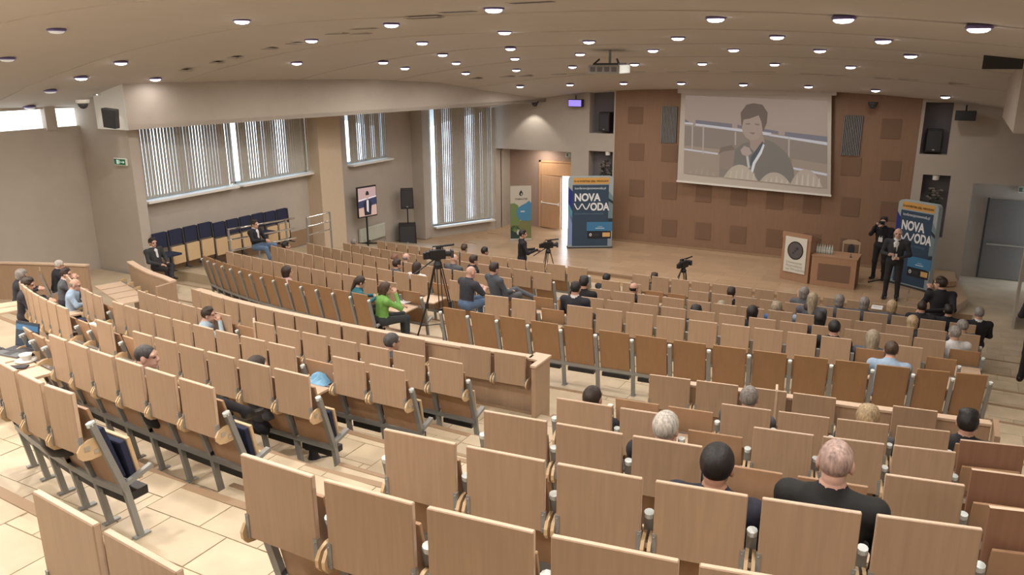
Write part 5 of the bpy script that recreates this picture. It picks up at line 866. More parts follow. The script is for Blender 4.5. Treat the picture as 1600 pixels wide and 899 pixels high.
# ------------------------------------------------------------------ stage
def text(name, s, size, m, par, loc, bold=0, align='LEFT', sx=1, rz=0):
    c = bpy.data.curves.new(name, 'FONT'); c.body = s; c.size = size; c.align_x = align; c.extrude = .001; c.offset = bold; c.materials.append(m)
    tmp = bpy.data.objects.new('tmp', c); COL.objects.link(tmp); bpy.context.view_layer.update()
    me = bpy.data.meshes.new_from_object(tmp.evaluated_get(bpy.context.evaluated_depsgraph_get())); bpy.data.objects.remove(tmp)
    o = obj(name, me, par, loc); o.rotation_euler = (R_(90), 0, rz); o.scale = (sx, 1, 1); return o
WH = flat(.75, .77, .80)
def banner(label, a, b, h, rep, right):
    A = Vector((*a, 0)); B = Vector((*b, 0)); w = (B - A).length; rz = math.atan2(b[1] - a[1], b[0] - a[0])
    t = thing('display_banner', label, 'banner', (a[0], a[1], .0), rz)
    r = .11
    def rr(x0, x1, z0, z1, top=True):
        P = [(x0, z0), (x1, z0)]
        P += [(x1 - r + r * math.cos(q), z1 - r + r * math.sin(q)) for q in np.linspace(0, math.pi / 2, 6)]
        P += [(x0 + r + r * math.cos(q), z1 - r + r * math.sin(q)) for q in np.linspace(math.pi / 2, math.pi, 6)]
        return P
    edge = flat(.34, .40, .42)
    obj('fabric_wall', MB().prism(rr(0, w, .04, h), 0, .16).mesh('fabric_wall', edge), t)
    obj('foot', MB().box(-.02, w + .02, -.05, .22, 0, .04).mesh('foot', M['dark']), t)
    x0, x1 = w * .09, w * .90
    pr = poly('print_panel', [(x0, .07), (x1, .07), (x1, h * .885), (x0, h * .885)], flat(.030, .060, .105), t, -.004)
    poly('photo_strip', [(0.0, h * .55), (x0, h * .35), (x0, h * .80), (0.0, h * .86)], flat(.015, .03, .22), pr, -.006)
    poly('photo_strip', [(0.0, h * .05), (x0, h * .05), (x0, h * .52), (0, h * .54)], flat(.22, .30, .52) if not right else flat(.18, .25, .27), pr, -.006)
    poly('photo_strip', [(0.0, h * .52), (x0, h * .42), (x0, h * .52), (0, h * .64)], flat(.10, .30, .40), pr, -.0075)
    poly('photo_strip', [(x1, h * .40), (w, h * .42), (w, h * .72), (x1, h * .80)], flat(.16, .24, .27), pr, -.006)
    poly('photo_strip', [(x1, h * .66), (w, h * .62), (w, h * .66), (x1, h * .70)], flat(.02, .03, .04), pr, -.0075)
    poly('photo_strip', [(x1, h * .28), (w, h * .28), (w, h * .42), (x1, h * .42)], flat(.02, .035, .05), pr, -.006)
    poly('photo_strip', [(x1, .06), (w, .06), (w, h * .16), (x1, h * .16)], flat(.26, .31, .36), pr, -.006)
    yb = poly('date_bar', [(x0 + .02, h * .90), (x1 + .01, h * .90), (x1 + .01, h * .985), (x0 + .02, h * .985)], flat(.62, .34, .09), t, -.004)
    text('date_lettering', '15-16 KWIETNIA 2026, WROCŁAW', .078, flat(.05, .03, .015), yb, (w * .5, -.007, h * .925), .002, 'CENTER', min(1, w * .72 / 1.12))
    text('web_lettering', 'konferencjanowawoda.pl', .105, flat(.55, .62, .70), pr, (x0 + .07, -.007, h * .825), .001, 'LEFT', (x1 - x0 - .14) / 1.08)
    sx = (x1 - x0) / 1.16
    text('title_lettering', 'NOVA', .335, WH, pr, (x0 + .06, -.007, h * .665), .012, 'LEFT', sx * .86)
    wav = []
    ww_ = .50 * sx; xa = x0 + .06; zt = h * .632; zb = h * .545
    m = MB(); pts = [(0, 1), (.10, .45), (.20, .04), (.30, .12), (.40, .55), (.50, .96), (.60, .55), (.70, .12), (.80, .04), (.90, .45), (1.0, 1)]
    for i in range(len(pts) - 1):
        m.bar((xa + pts[i][0] * ww_, -.009, zb + pts[i][1] * (zt - zb)), (xa + pts[i + 1][0] * ww_, -.009, zb + pts[i + 1][1] * (zt - zb)), .036, .004, 0, (0, 1, 0))
    obj('title_wave_letter', m.mesh('title_wave_letter', WH), pr)
    text('title_lettering', 'ODA', .335, WH, pr, (xa + ww_ + .015, -.007, h * .535), .012, 'LEFT', sx * .80)
    text('subtitle_lettering', 'OGÓLNOPOLSKA KONFERENCJA', .075, flat(.12, .20, .28), pr, (x0 + .07, -.007, h * .475), 0, 'LEFT', (x1 - x0 - .1) / 1.28)
    cb = poly('blue_box', [(w * .42, h * .245), (w, h * .245), (w, h * .37), (w * .42, h * .37)], flat(.05, .20, .38), t, -.010)
    poly('box_stroke', [(w * .62, h * .275), (w * .82, h * .275), (w * .82, h * .287), (w * .62, h * .287)], flat(.45, .58, .66), cb, -.012)
    poly('box_stroke', [(w * .67, h * .30), (w * .78, h * .30), (w * .78, h * .309), (w * .67, h * .309)], flat(.30, .45, .56), cb, -.012)
    db = poly('sponsor_bar', [(w * .44, h * .135), (w * .97, h * .135), (w * .97, h * .24), (w * .44, h * .24)], flat(.012, .015, .022), t, -.010)
    poly('round_emblem', ell(w * .51, h * .19, .042, .052), flat(.55, .58, .58), db, -.012); poly('round_emblem_core', ell(w * .51, h * .19, .02, .026, 8), flat(.14, .15, .16), db, -.014)
    poly('sponsor_block', [(w * .58, h * .17), (w * .71, h * .17), (w * .71, h * .21), (w * .58, h * .21)], flat(.035, .03, .04), db, -.012)
    poly('orange_plate', [(w * .78, h * .16), (w * .95, h * .16), (w * .95, h * .22), (w * .78, h * .22)], flat(.66, .42, .17), db, -.012)
    return t
banner('blue NOVA WODA display wall left of stage, by the open door', (-.88, -1.72), (.36, -1.02), 2.32, 0, False)
banner('blue NOVA WODA display wall right of stage, behind the speaker', (8.59, -1.42), (9.55, -2.06), 2.28, 0, True)
# roll-up banner
t = thing('rollup_banner', 'white roll-up banner with green and blue blobs and droplet logo', 'banner', (-3.05, -1.60, 0), R_(34))
w, h = .70, 1.86
obj('sheet', MB().box(0, w, -.004, .004, .06, h).mesh('sheet', flat(.50, .47, .40)), t); obj('cassette', MB().box(-.02, w + .02, -.06, .06, 0, .07).mesh('cassette', M['steel'], bevel=.01), t)
obj('support_pole', MB().tube([(w / 2, .03, .05), (w / 2, .03, h)], .012).mesh('support_pole', M['steel']), t)
g = poly('green_blob', [(0, .55), (.3, .55), (.33, .8), (.27, 1.05), (.26, 1.2), (.14, 1.28), (.0, 1.27)], flat(.15, .22, .08), t, -.007)
poly('meadow_photo', [(0, .08), (w, .08), (w, .75), (.3, .68), (0, .6)], flat(.17, .18, .07), t, -.006); poly('dark_leaves', [(0, .08), (.34, .08), (.36, .3), (.25, .5), (.1, .52), (0, .45)], flat(.02, .05, .04), t, -.009)
for k in range(7):
    a = math.radians(20 + 22 * k); obj('grass_blade', MB().tube([(.15, -.012, .3), (.15 + .12 * math.cos(a), -.012, .3 + .2 * math.sin(a)), (.15 + .22 * math.cos(a), -.012, .3 + .26 * math.sin(a) - .03)], [.012, .009, .003], 5).mesh('grass_blade', flat(.16, .27, .08)), t)
bb_ = poly('blue_blob', [(.30, .72), (.50, .66), (w, .70), (w, 1.28), (.62, 1.36), (.52, 1.28), (.36, 1.20), (.24, 1.12), (.2, 1.0), (.22, .85)], flat(.06, .22, .38), t, -.010)
poly('blob_stroke', [(.34, .98), (.48, .98), (.48, 1.02), (.34, 1.02)], flat(.5, .6, .66), bb_, -.012)
poly('white_flower', ell(.26, .3, .06, .1, 8), flat(.5, .5, .5), t, -.014)
d_ = [(.36, 1.72), (.41, 1.63), (.42, 1.58), (.39, 1.53), (.35, 1.52), (.31, 1.54), (.29, 1.59), (.31, 1.65)]
lg = poly('droplet_logo', d_, flat(.02, .03, .03), t, -.008); poly('droplet_light', ell(.37, 1.58, .03, .045, 8), flat(.30, .33, .33), lg, -.010)
text('logo_lettering', 'TOMASTER', .085, flat(.10, .10, .09), t, (.36, -.008, 1.39), .001, 'CENTER')
# projection screen
t = thing('projection_screen', 'large white projection screen showing a dark haired woman speaking', 'screen', (2.12, -.22, 2.05))
sw, sh = 4.5, 2.9
obj('screen_sheet', MB().prism([(.06, .13), (4.62, .0), (4.37, 2.84), (.05, 2.96)], 0, .01).mesh('screen_sheet', mat('screen_fabric', (.50, .46, .41), .8)), t)
obj('weight_bar', MB().bar((.04, .0, .13), (4.64, .0, .0), .035, .05).mesh('weight_bar', M['white']), t)
obj('case', MB().box(-.05, 4.5, -.06, .1, 2.82, 3.0).mesh('case', M['ceil']), t)
E_ = .42
def sp(u, v):   # picture coordinates, 0..1600 by 0..1100 as read off the screen
    u /= 1600.; v /= 1100.
    bl, br, tl, tr_ = Vector((.26, .39)), Vector((4.50, .21)), Vector((.18, 2.76)), Vector((4.28, 2.66))
    return tuple((bl * (1 - u) + br * u) * v + (tl * (1 - u) + tr_ * u) * (1 - v))
def scr(name, pts, col, y, par): return poly(name, [sp(*q) for q in pts], flat(*col, .8, E_), par, y, .002)
pc = scr('picture', [(0, 0), (1600, 0), (1600, 1100), (0, 1100)], (.40, .31, .26), -.004, t)
scr('picture_lower_wall', [(0, 420), (1600, 480), (1600, 1100), (0, 1100)], (.27, .22, .18), -.006, pc)
scr('picture_wall_low', [(0, 700), (420, 715), (420, 1100), (0, 1100)], (.36, .285, .22), -.008, pc); scr('picture_wall_low', [(1230, 760), (1600, 790), (1600, 1100), (1230, 1100)], (.34, .27, .21), -.008, pc)
for k in ((0, 330, 45, 375), (130, 330, 560, 390), (620, 360, 720, 400), (900, 390, 1080, 430), (1150, 415, 1600, 480)):
    scr('picture_seat_back', [(k[0], k[1]), (k[2], k[1] + 25), (k[2], k[3] + 25), (k[0], k[3])], (.20, .19, .22), -.008, pc)
for q in ([(0, 372), (100, 376), (100, 402), (0, 397)], [(130, 380), (1000, 440), (1000, 480), (130, 410)], [(980, 458), (1600, 512), (1600, 550), (980, 482)], [(0, 742), (400, 768), (400, 792), (0, 765)], [(1230, 868), (1600, 910), (1600, 940), (1230, 895)]):
    scr('picture_rail', q, (.60, .58, .62), -.010, pc)
for x, z0, z1 in ((95, 420, 740), (225, 410, 800), (600, 460, 640), (1195, 490, 740)):
    scr('picture_post', [(x - 9, z0), (x + 9, z0), (x + 9, z1), (x - 9, z1)], (.44, .37, .33), -.010, pc)
scr('picture_second_face', [(420, 790), (450, 720), (590, 690), (600, 900), (560, 1010), (430, 960)], (.30, .23, .19), -.011, pc); scr('picture_second_hair', [(410, 780), (430, 690), (560, 640), (600, 700), (470, 740)], (.21, .16, .13), -.012, pc)
scr('picture_jacket', [(560, 1100), (600, 700), (680, 610), (800, 560), (900, 520), (1020, 560), (1180, 700), (1250, 900), (1260, 1100)], (.205, .185, .155), -.012, pc)
scr('picture_neck', [(760, 500), (900, 430), (930, 560), (860, 760), (770, 660)], (.36, .275, .22), -.014, pc)
scr('picture_face', ell(790, 380, 120, 180), (.40, .31, .26), -.015, pc)
scr('picture_hair', [(670, 400), (655, 200), (720, 90), (800, 65), (900, 80), (960, 180), (950, 320), (910, 430), (890, 300), (860, 220), (760, 270), (690, 290)], (.165, .125, .10), -.016, pc)
for q in ([(715, 335), (765, 330), (765, 350), (715, 352)], [(820, 330), (870, 335), (868, 355), (820, 350)], [(750, 455), (830, 450), (800, 480)]): scr('picture_feature', q, (.26, .18, .15), -.017, pc)
scr('picture_hand', [(660, 700), (700, 640), (760, 660), (790, 730), (740, 780), (680, 760)], (.44, .34, .30), -.016, pc)
scr('picture_collar', [(780, 780), (880, 600), (905, 560), (930, 600), (860, 760), (800, 900), (770, 900)], (.10, .11, .13), -.015, pc)
scr('picture_lanyard', [(765, 1060), (800, 860), (880, 690), (915, 590), (930, 610), (900, 720), (830, 870), (790, 1060)], (.72, .72, .74), -.018, pc); scr('picture_microphone', [(725, 780), (750, 775), (770, 930), (745, 935)], (.55, .52, .50), -.018, pc)
for k, (x0, x1, zt) in enumerate(((0, 400, 950), (470, 860, 900), (880, 1220, 960), (1210, 1560, 880))):
    n_ = 9; scr('picture_audience_head', [(x0, 1100)] + [(x0 + (x1 - x0) * i / n_, zt + (1100 - zt) * (abs(i / n_ - .5) * 2) ** 2.2) for i in range(n_ + 1)] + [(x1, 1100)], ((.36, .29, .225), (.50, .42, .33), (.47, .39, .31), (.46, .375, .30))[k], -.019, pc)
    for i in range(1, 6): x = x0 + (x1 - x0) * i / 6; scr('picture_strand', [(x, 1095), (x + (x1 - x0) * .05, zt + 45 + abs(i - 3) * 22), (x + (x1 - x0) * .07, zt + 60 + abs(i - 3) * 22), (x + 26, 1095)], (.56, .48, .39) if k else (.40, .33, .26), -.021, pc)
# lectern
t = thing('lectern', 'wooden lectern with white university plate and round dark seal', 'lectern', (5.88, -2.36, 0), R_(-21))
obj('body', MB().box(0, .83, 0, .55, 0, 1.18).mesh('body', M['woodwall'] if 0 else mat('lectern_veneer', (.36, .21, .125), .5, noise=.05, nscale=5, stretch=(5, 5, .6)), bevel=.006), t)
obj('reading_top', MB().add([(-.01, -.01, 1.34), (.84, -.01, 1.34), (.84, .56, 1.16), (-.01, .56, 1.16), (-.01, -.01, 1.16), (.84, -.01, 1.16)], [(0, 1, 2, 3), (0, 4, 5, 1), (0, 3, 4), (1, 5, 2), (4, 3, 2, 5)]).mesh('reading_top', bpy.data.materials['lectern_veneer']), t)
pl_ = obj('plate', MB().box(.10, .74, -.035, -.005, .24, 1.22).mesh('plate', M['paper'], bevel=.004), t)
poly('seal_ring', ell(.42, .86, .235, .255, 28), flat(.015, .013, .012), pl_, -.040); poly('seal', ell(.42, .86, .205, .225, 28), flat(.10, .09, .09), pl_, -.042)
for (x, z, a, b) in ((.47, .92, .045, .04), (.42, .85, .03, .03), (.37, .79, .035, .03)): poly('seal_relief', ell(x, z, a, b, 10), flat(.045, .04, .04), pl_, -.044)
for k, s_ in enumerate(('Uniwersytet', 'Przyrodniczy', 'we Wrocławiu')): text('plate_lettering', s_, .10, flat(.40, .40, .36), pl_, (.17, -.038, .49 - k * .095), .001, 'LEFT', .95)
# presidium desk with bottles, chair
VEN = bpy.data.materials['lectern_veneer']
t = thing('presidium_desk', 'long wooden presidium desk right of the lectern', 'desk', (6.72, -2.70, 0), R_(-2))
obj('front_panel', MB().box(0, 1.12, 0, .03, 0, .80).mesh('front_panel', VEN), t); obj('inset_panel', MB().box(.18, .98, -.008, .002, .16, .62).mesh('inset_panel', M['acoustic']), t)
obj('side_panel', MB().box(1.09, 1.12, .03, .72, 0, .80).mesh('side_panel', M['brown']), t); obj('side_panel', MB().box(0, .03, .03, .72, 0, .80).mesh('side_panel', VEN), t); obj('desk_top', MB().box(-.01, 1.14, -.01, .74, .80, .83).mesh('desk_top', VEN, bevel=.004), t)
gb = MB().lathe([(.03, 0), (.034, .02), (.034, .13), (.026, .17), (.012, .20), (.012, .235)], 12).mesh('bottle_glass', mat('bottle', (.45, .5, .46), .1, spec=.8), smooth=True); gc = MB().lathe([(.014, .232), (.014, .255)], 10).mesh('bottle_cap', M['steel']); gl_ = MB().lathe([(.035, .05), (.035, .11)], 12).mesh('bottle_label', flat(.55, .55, .5))
for i in range(7):
    b_ = thing('water_bottle', 'small water bottle on presidium desk, %s from lectern' % ORD[i + 1], 'bottle', (6.80 + .062 * i, -2.38 - .02 * (i % 2), .83), 0, 'water bottles on the presidium desk')
    obj('glass', gb, b_); obj('cap', gc, b_); obj('paper_label', gl_, b_)
t = thing('desk_microphone', 'tiny black microphone base on presidium desk corner', 'microphone', (7.66, -2.55, .83)); obj('base', MB().lathe([(.03, 0), (.03, .015), (.008, .02)], 10).mesh('base', M['black']), t); obj('stem', MB().tube([(0, 0, .02), (.0, -.02, .10)], .006, 6).mesh('stem', M['black']), t)
t = thing('stage_chair', 'pale wooden chair with dark padded back behind the desk', 'chair', (7.55, -1.62, 0), R_(180))
CW = flat(.50, .36, .24)
for s_ in (-1, 1): obj('leg', MB().bar((s_ * .21, -.2, 0), (s_ * .21, -.22, 1.0), .035, .035).mesh('leg', CW), t); obj('leg', MB().bar((s_ * .21, .22, 0), (s_ * .21, .2, .45), .035, .035).mesh('leg', CW), t)
obj('seat', MB().box(-.24, .24, -.22, .24, .44, .49).mesh('seat', M['navy'], bevel=.01), t); obj('top_rail', MB().prism([(-.23, .94), (.23, .94), (.23, 1.0), (.1, 1.06), (-.1, 1.06), (-.23, 1.0)], -.24, -.21).mesh('top_rail', CW), t); obj('back_pad', MB().prism(ell(0, .78, .09, .17, 16), -.245, -.2).mesh('back_pad', M['dark']), t)
t = tag(obj('floor_cable', MB().tube([(8.1, -1.75, .01), (8.25, -1.5, .01), (8.5, -1.2, .01), (8.55, -.8, .01), (8.3, -.3, .01)], .018, 6).mesh('floor_cable', M['black'])), 'black cable on stage floor behind the photographer', 'cable')
# what the speakers hold
t = thing('handheld_microphone', 'microphone in the hand of the speaker on stage', 'microphone', (8.72, -3.44, 1.17)); obj('handle', MB().tube([(0, 0, 0), (.0, .0, .17)], [.014, .02], 10).mesh('handle', M['black']), t); obj('mesh_head', MB().lathe([(.02, .17), (.028, .19), (.028, .21), (.012, .235)], 12).mesh('mesh_head', M['dark'], smooth=True), t)
q = PT['spk']; lab(obj('badge', MB().box(-.05, .05, .135, .14, 1.02, 1.16).mesh('badge', M['paper']), q), 'white card at the waist'); lab(obj('tie', MB().prism([(-.02, 1.14), (.02, 1.14), (.014, 1.40), (-.014, 1.40)], .112, .125).mesh('tie', flat(.015, .015, .02)), q), 'dark tie')
q = PT['pho']; lab(obj('badge', MB().box(-.05, .05, .125, .13, 1.08, 1.2).mesh('badge', flat(.7, .7, .7)), q), 'white badge on a lanyard'); obj('lanyard', MB().tube([(-.07, .06, 1.44), (-.02, .125, 1.2), (.0, .128, 1.19), (.02, .125, 1.2), (.07, .06, 1.44)], .006, 5).mesh('lanyard', M['white']), q)
px_, py_ = q.location.x, q.location.y
t = thing('photo_camera', 'black photo camera held to the photographer face', 'camera', (px_, py_ - 0, 0), q.rotation_euler.z)
obj('camera_body', MB().box(-.07, .07, .15, .22, 1.56, 1.66).mesh('camera_body', M['black'], bevel=.01), t); obj('lens', MB().tube([(0, .22, 1.60), (0, .36, 1.59)], [.04, .045], 14).mesh('lens', M['black']), t); obj('lens_glass', MB().tube([(0, .355, 1.59), (0, .363, 1.59)], .036, 14).mesh('lens_glass', flat(.2, .2, .22, .1)), t)
# the microphone of the woman in black
q = PT['r']; a_ = q.rotation_euler.z
t = thing('handheld_microphone', 'black microphone held by the woman in black top', 'microphone', tuple(q.location), a_); obj('handle', MB().tube([(-.14, .62, 1.02), (-.10, .53, 1.10)], [.013, .018], 10).mesh('handle', M['black']), t); obj('mesh_head', MB().tube([(-.10, .53, 1.10), (-.09, .51, 1.125), (-.08, .49, 1.145)], [.026, .03, .015], 12).mesh('mesh_head', M['black'], smooth=True), t)
# ------------------------------------------------------------------ video cameras on tripods
def tripod_camera(label, loc, rz, h, spread=.45, aim=0):
    t = thing('video_camera', label, 'camera', loc, rz)
    hub = Vector((0, 0, h * .80))
    for k in range(3):
        a = math.radians(90 + 120 * k + aim); u = Vector((math.cos(a), math.sin(a), 0)); s_ = Vector((-u.y, u.x, 0)) * .03
        foot = u * spread; mid = hub * .45 + foot * .55 * 1.0; mid.z = hub.z * .45
        l = MB().tube([tuple(hub + u * .06 + s_), tuple(mid + s_)], .010, 6).tube([tuple(hub + u * .06 - s_), tuple(mid - s_)], .010, 6).tube([tuple(mid), tuple(foot + Vector((0, 0, .02)))], .015, 6)
        lg_ = obj('tripod_leg', l.mesh('tripod_leg', M['black']), t)
        obj('leg_clamp', MB().box(-.03, .03, -.03, .03, -.045, .045, 0, Matrix.Translation(mid)).mesh('leg_clamp', M['black']), lg_); obj('rubber_foot', MB().lathe([(.03, 0), (.025, .03)], 8, tuple(foot)).mesh('rubber_foot', M['dark']), lg_)
        obj('spreader', MB().bar(tuple(mid * .42 + foot * .35 + Vector((0, 0, -.02))) if 0 else (0, 0, h * .17), tuple(foot * .82 + Vector((0, 0, h * .13))), .02, .012).mesh('spreader', M['black']), t)
    obj('centre_column', MB().lathe([(.07, h * .78), (.075, h * .82), (.05, h * .86), (.06, h * .88)], 12).mesh('centre_column', M['black']), t)
    b = obj('camera_body', MB().box(-.07, .07, -.20, .20, 0, .20).box(-.055, .055, -.30, -.20, .01, .17).mesh('camera_body', M['black'], bevel=.012), t)
    b.location = (0, 0, h * .88); b.scale = (.75, .66, .8)
    obj('lens', MB().tube([(0, .20, .10), (0, .33, .10)], [.055, .06], 14).mesh('lens', M['black']), b); obj('matte_box', MB().box(-.09, .09, .33, .40, .02, .18).mesh('matte_box', M['dark'], bevel=.008), b)
    obj('top_handle', MB().tube([(0, -.14, .2), (0, -.12, .27), (0, .12, .27), (0, .14, .2)], .016, 8).mesh('top_handle', M['black']), b)
    obj('shotgun_microphone', MB().tube([(.05, .05, .28), (.05, .42, .30)], .024, 10).mesh('shotgun_microphone', M['black']), b)
    obj('viewfinder', MB().box(-.16, -.06, -.02, .12, .16, .24).mesh('viewfinder', M['dark'], bevel=.006), b)
    obj('battery', MB().box(-.05, .05, -.37, -.30, .01, .15).mesh('battery', M['black'], bevel=.01), b)
    obj('pan_handle', MB().tube([(0, -.05, h * .88), (.15, -.42, h * .76)], .012, 6).mesh('pan_handle', M['black']), t)
    return t
tripod_camera('large black video camera on a tall tripod in the centre stairway', (2.28, -13.95, 1.28), R_(-48), 1.62, .42, 30)
tripod_camera('black video camera in front of the operator near the rollup banner', (CMN[0] + .62, CMN[1] + .32, -.22), R_(-55), 1.42, .40)
tripod_camera('small black video camera standing before the stage centre', (4.12, -5.75, -.22), R_(-20), 1.25, .35)
# ------------------------------------------------------------------ laptop and desk clutter at far left, blue bag

t = thing('laptop', 'open grey laptop with bluish screen on lowered desk at far left', 'laptop', LAPTOP, R_(6)); t.scale = (.8, .8, .9)
obj('keyboard_base', MB().box(-.17, .17, -.24, 0, 0, .018).mesh('keyboard_base', flat(.12, .13, .14, .4), bevel=.004), t); obj('keyboard', MB().box(-.15, .15, -.14, -.02, .018, .021).mesh('keyboard', M['dark']), t); obj('touchpad', MB().box(-.05, .05, -.225, -.15, .018, .020).mesh('touchpad', M['dark']), t)
TL = Matrix.Translation((0, 0, .012)) @ Matrix.Rotation(R_(-14), 4, 'X')
ld = obj('lid', MB().box(-.17, .17, -.004, .006, 0, .24, 0, TL).mesh('lid', M['dark'], bevel=.003), t); obj('display', MB().box(-.16, .16, -.0065, -.004, .012, .23, 0, TL).mesh('display', flat(.05, .08, .11, .3, .5)), ld)
obj('window_bar', MB().box(-.16, .16, -.008, -.0065, .16, .21, 0, TL).mesh('window_bar', flat(.08, .22, .38, .3, .6)), ld)
lx, ly, lz = LAPTOP
def item(name, label, cat, me, dx, dy, rz=0, part='body'):
    t = thing(name, label, cat, (lx + dx, ly + dy, lz), rz); obj(part, me, t); return t
t = item('coffee_cup', 'white cup on saucer beside the laptop', 'cup', MB().lathe([(.07, 0), (.085, .012), (.03, .01)], 18).mesh('saucer', M['white'], smooth=True), .27, -.17, 0, 'saucer'); obj('cup', MB().lathe([(.03, .01), (.045, .05), (.048, .06), (.042, .058), (.03, .02)], 18).mesh('cup', M['white'], smooth=True), t)
item('computer_mouse', 'black computer mouse right of the laptop', 'mouse', MB().lathe([(.028, 0), (.032, .012), (.02, .028), (.004, .032)], 14).mesh('body', M['black'], smooth=True), .21, -.10)
item('mobile_phone', 'long black phone on desk edge next to white cup', 'phone', MB().box(-.035, .035, -.09, .09, 0, .012).mesh('body', M['black'], bevel=.005), .34, -.30, R_(-55))
item('sunglasses', 'dark folded sunglasses on desk left of the laptop', 'glasses', MB().tube([(-.05, 0, .012), (-.02, 0, .02), (.0, 0, .014), (.02, 0, .02), (.05, 0, .012)], .012, 6).mesh('body', M['dark']), -.16, -.12)
t = thing('shoulder_bag', 'black bag slumped on a seat ahead of the rearmost left desks', 'bag', BAG, R_(20)); t.scale = (.55, .55, 1.1)
obj('bag_body', MB().lathe([(.20, 0), (.25, .06), (.24, .16), (.16, .25), (.05, .28)], 14).mesh('bag_body', M['black'], smooth=True), t); obj('strap', MB().tube([(-.2, 0, .1), (-.15, -.05, .32), (.1, -.05, .36), (.22, 0, .12)], .015, 6).mesh('strap', M['dark']), t)
t = thing('plastic_bag', 'crumpled light blue bag on a lowered desk, rear left block', 'bag', BLUEBAG, 0)
m = MB(); n = 9; V = []; 
for i in range(n):
    for j in range(n): V.append(((i / 8 - .5) * .26, (j / 8 - .5) * .2, .07 * math.sin(math.pi * i / 8) * math.sin(math.pi * j / 8) * (1 + .8 * random.random()) + .002))
m.add(V, [(i * n + j, (i + 1) * n + j, (i + 1) * n + j + 1, i * n + j + 1) for i in range(8) for j in range(8)])
obj('film', m.mesh('film', flat(.16, .36, .55, .35)), t); poly('print', [(-.08, .0), (.02, .0), (.02, .05), (-.08, .05)], flat(.6, .7, .75), t, -.06)
for (lb_, loc, a_) in HALFLEAF:
    t = thing('folding_desk', lb_, 'desk', loc, R_(a_)); o = obj('desk_leaf', MB().box(-.013, .013, 0, .2, .72, 1.12).mesh('desk_leaf', M['edge'], bevel=.004), t)
for k_, (lb_, loc, a_) in enumerate(PAPERS):
    t = thing('paper_sheet', lb_, 'paper', loc, R_(a_)); obj('sheet', MB().box(-.105, .105, -.15, .15, 0, .004).mesh('sheet', flat(.72, .72, .70)), t); obj('print_lines', MB().box(-.08, .08, -.02, -.01, .004, .0045).box(-.08, .08, .02, .03, .004, .0045).box(-.08, .06, .06, .07, .004, .0045).mesh('print_lines', flat(.25, .25, .25)), t)
# niches
cabinet('loudspeaker', 'black loudspeaker in the upper niche left of the stage wall', .40, .30, .62, (-.45, .06, 3.60), R_(-8))
cabinet('loudspeaker', 'black loudspeaker in the upper niche right of the stage wall', .40, .30, .62, (9.2, .06, 3.38), R_(6))
def plant(label, loc, hgt, dry):
    t = thing('plant', label, 'plant', loc); obj('vase', MB().lathe([(.07, 0), (.12, .1), (.10, .3), (.05, .42), (.07, .48)], 14).mesh('vase', M['dark'], smooth=True), t)
    random.seed(len(label))
    for k in range(9):
        a = random.uniform(0, 6.28); r = random.uniform(.05, .22); zt = hgt * random.uniform(.6, 1)
        st = obj('stem', MB().tube([(0, 0, .45), (r * .5 * math.cos(a), r * .5 * math.sin(a) * .5, .45 + zt * .5), (r * math.cos(a), r * math.sin(a) * .5, .45 + zt)], .012, 5).mesh('stem', M['dark']), t)
        m = MB()
        for i in range(7):
            q = Vector((r * math.cos(a) + random.uniform(-.09, .09), r * math.sin(a) * .5 + random.uniform(-.06, .02), .45 + zt + random.uniform(-.3, .1)))
            m.add([q, q + Vector((.07, 0, .03)), q + Vector((.12, -.02, -.02)), q + Vector((.06, .0, -.05))], [(0, 1, 2, 3)])
        obj('flowers' if k % 2 else 'leaves', m.mesh('leaves', flat(.16, .14, .12) if k % 2 else flat(.03, .035, .025)), st)
    return t
plant('dark vase of dried flowers in lower right niche', (9.36, .16, 1.02), .95, 1)
plant('dark potted plant in lower left niche above the blue wall', (-.42, .18, 1.55), .62, 1)
for lb_, loc in (('small white spotlight in the lower left niche', (-.30, .1, 2.84)), ('small white spotlight in the lower right niche', (9.36, .1, 2.64))):
    t = thing('niche_spotlight', lb_, 'lamp', loc); obj('housing', MB().lathe([(.08, 0), (.09, .12), (.05, .14)], 12).mesh('housing', M['white']), t); obj('lens', MB().lathe([(.06, -.006), (.06, .0)], 12).mesh('lens', flat(.5, .5, .5)), t)
# ------------------------------------------------------------------ under the ceiling
t = thing('video_projector', 'white ceiling projector on a pole before the stage screen', 'projector', PROJ[:3], R_(0)); px0 = PROJ[3]
obj('casing', MB().box(-px0, px0, -.35, .3, 0, .18).mesh('casing', flat(.33, .33, .31), bevel=.02), t); f = MB()
for k in range(4): f.box(-px0 * .85 + k * px0 * .45, -px0 * .55 + k * px0 * .45, -.36, -.345, .04, .14)
obj('vent_grille', f.mesh('vent_grille', M['niche']), t); obj('cage', MB().box(-px0 * .8, px0 * .8, -.25, .25, .18, .215).bar((-px0 * .8, -.2, .2), (-.2, -.1, .3), .03, .03).bar((px0 * .8, -.2, .2), (.2, -.1, .3), .03, .03).mesh('cage', M['dark']), t); obj('pole', MB().tube([(0, 0, .2), (0, 0, .95)], .03).mesh('pole', M['metal']), t); obj('lens', MB().tube([(.15, .3, .09), (.15, .38, .09)], .06, 14).mesh('lens', M['black']), t)
t = thing('small_projector', 'small black projector box on wall right of upper right niche', 'projector', (9.85, -.5, 4.30)); obj('casing', MB().box(-.24, .24, -.15, .15, 0, .24).mesh('casing', M['black'], bevel=.01), t); obj('bracket', MB().bar((0, 0, .24), (0, .3, .36), .04, .04).mesh('bracket', M['dark']), t)
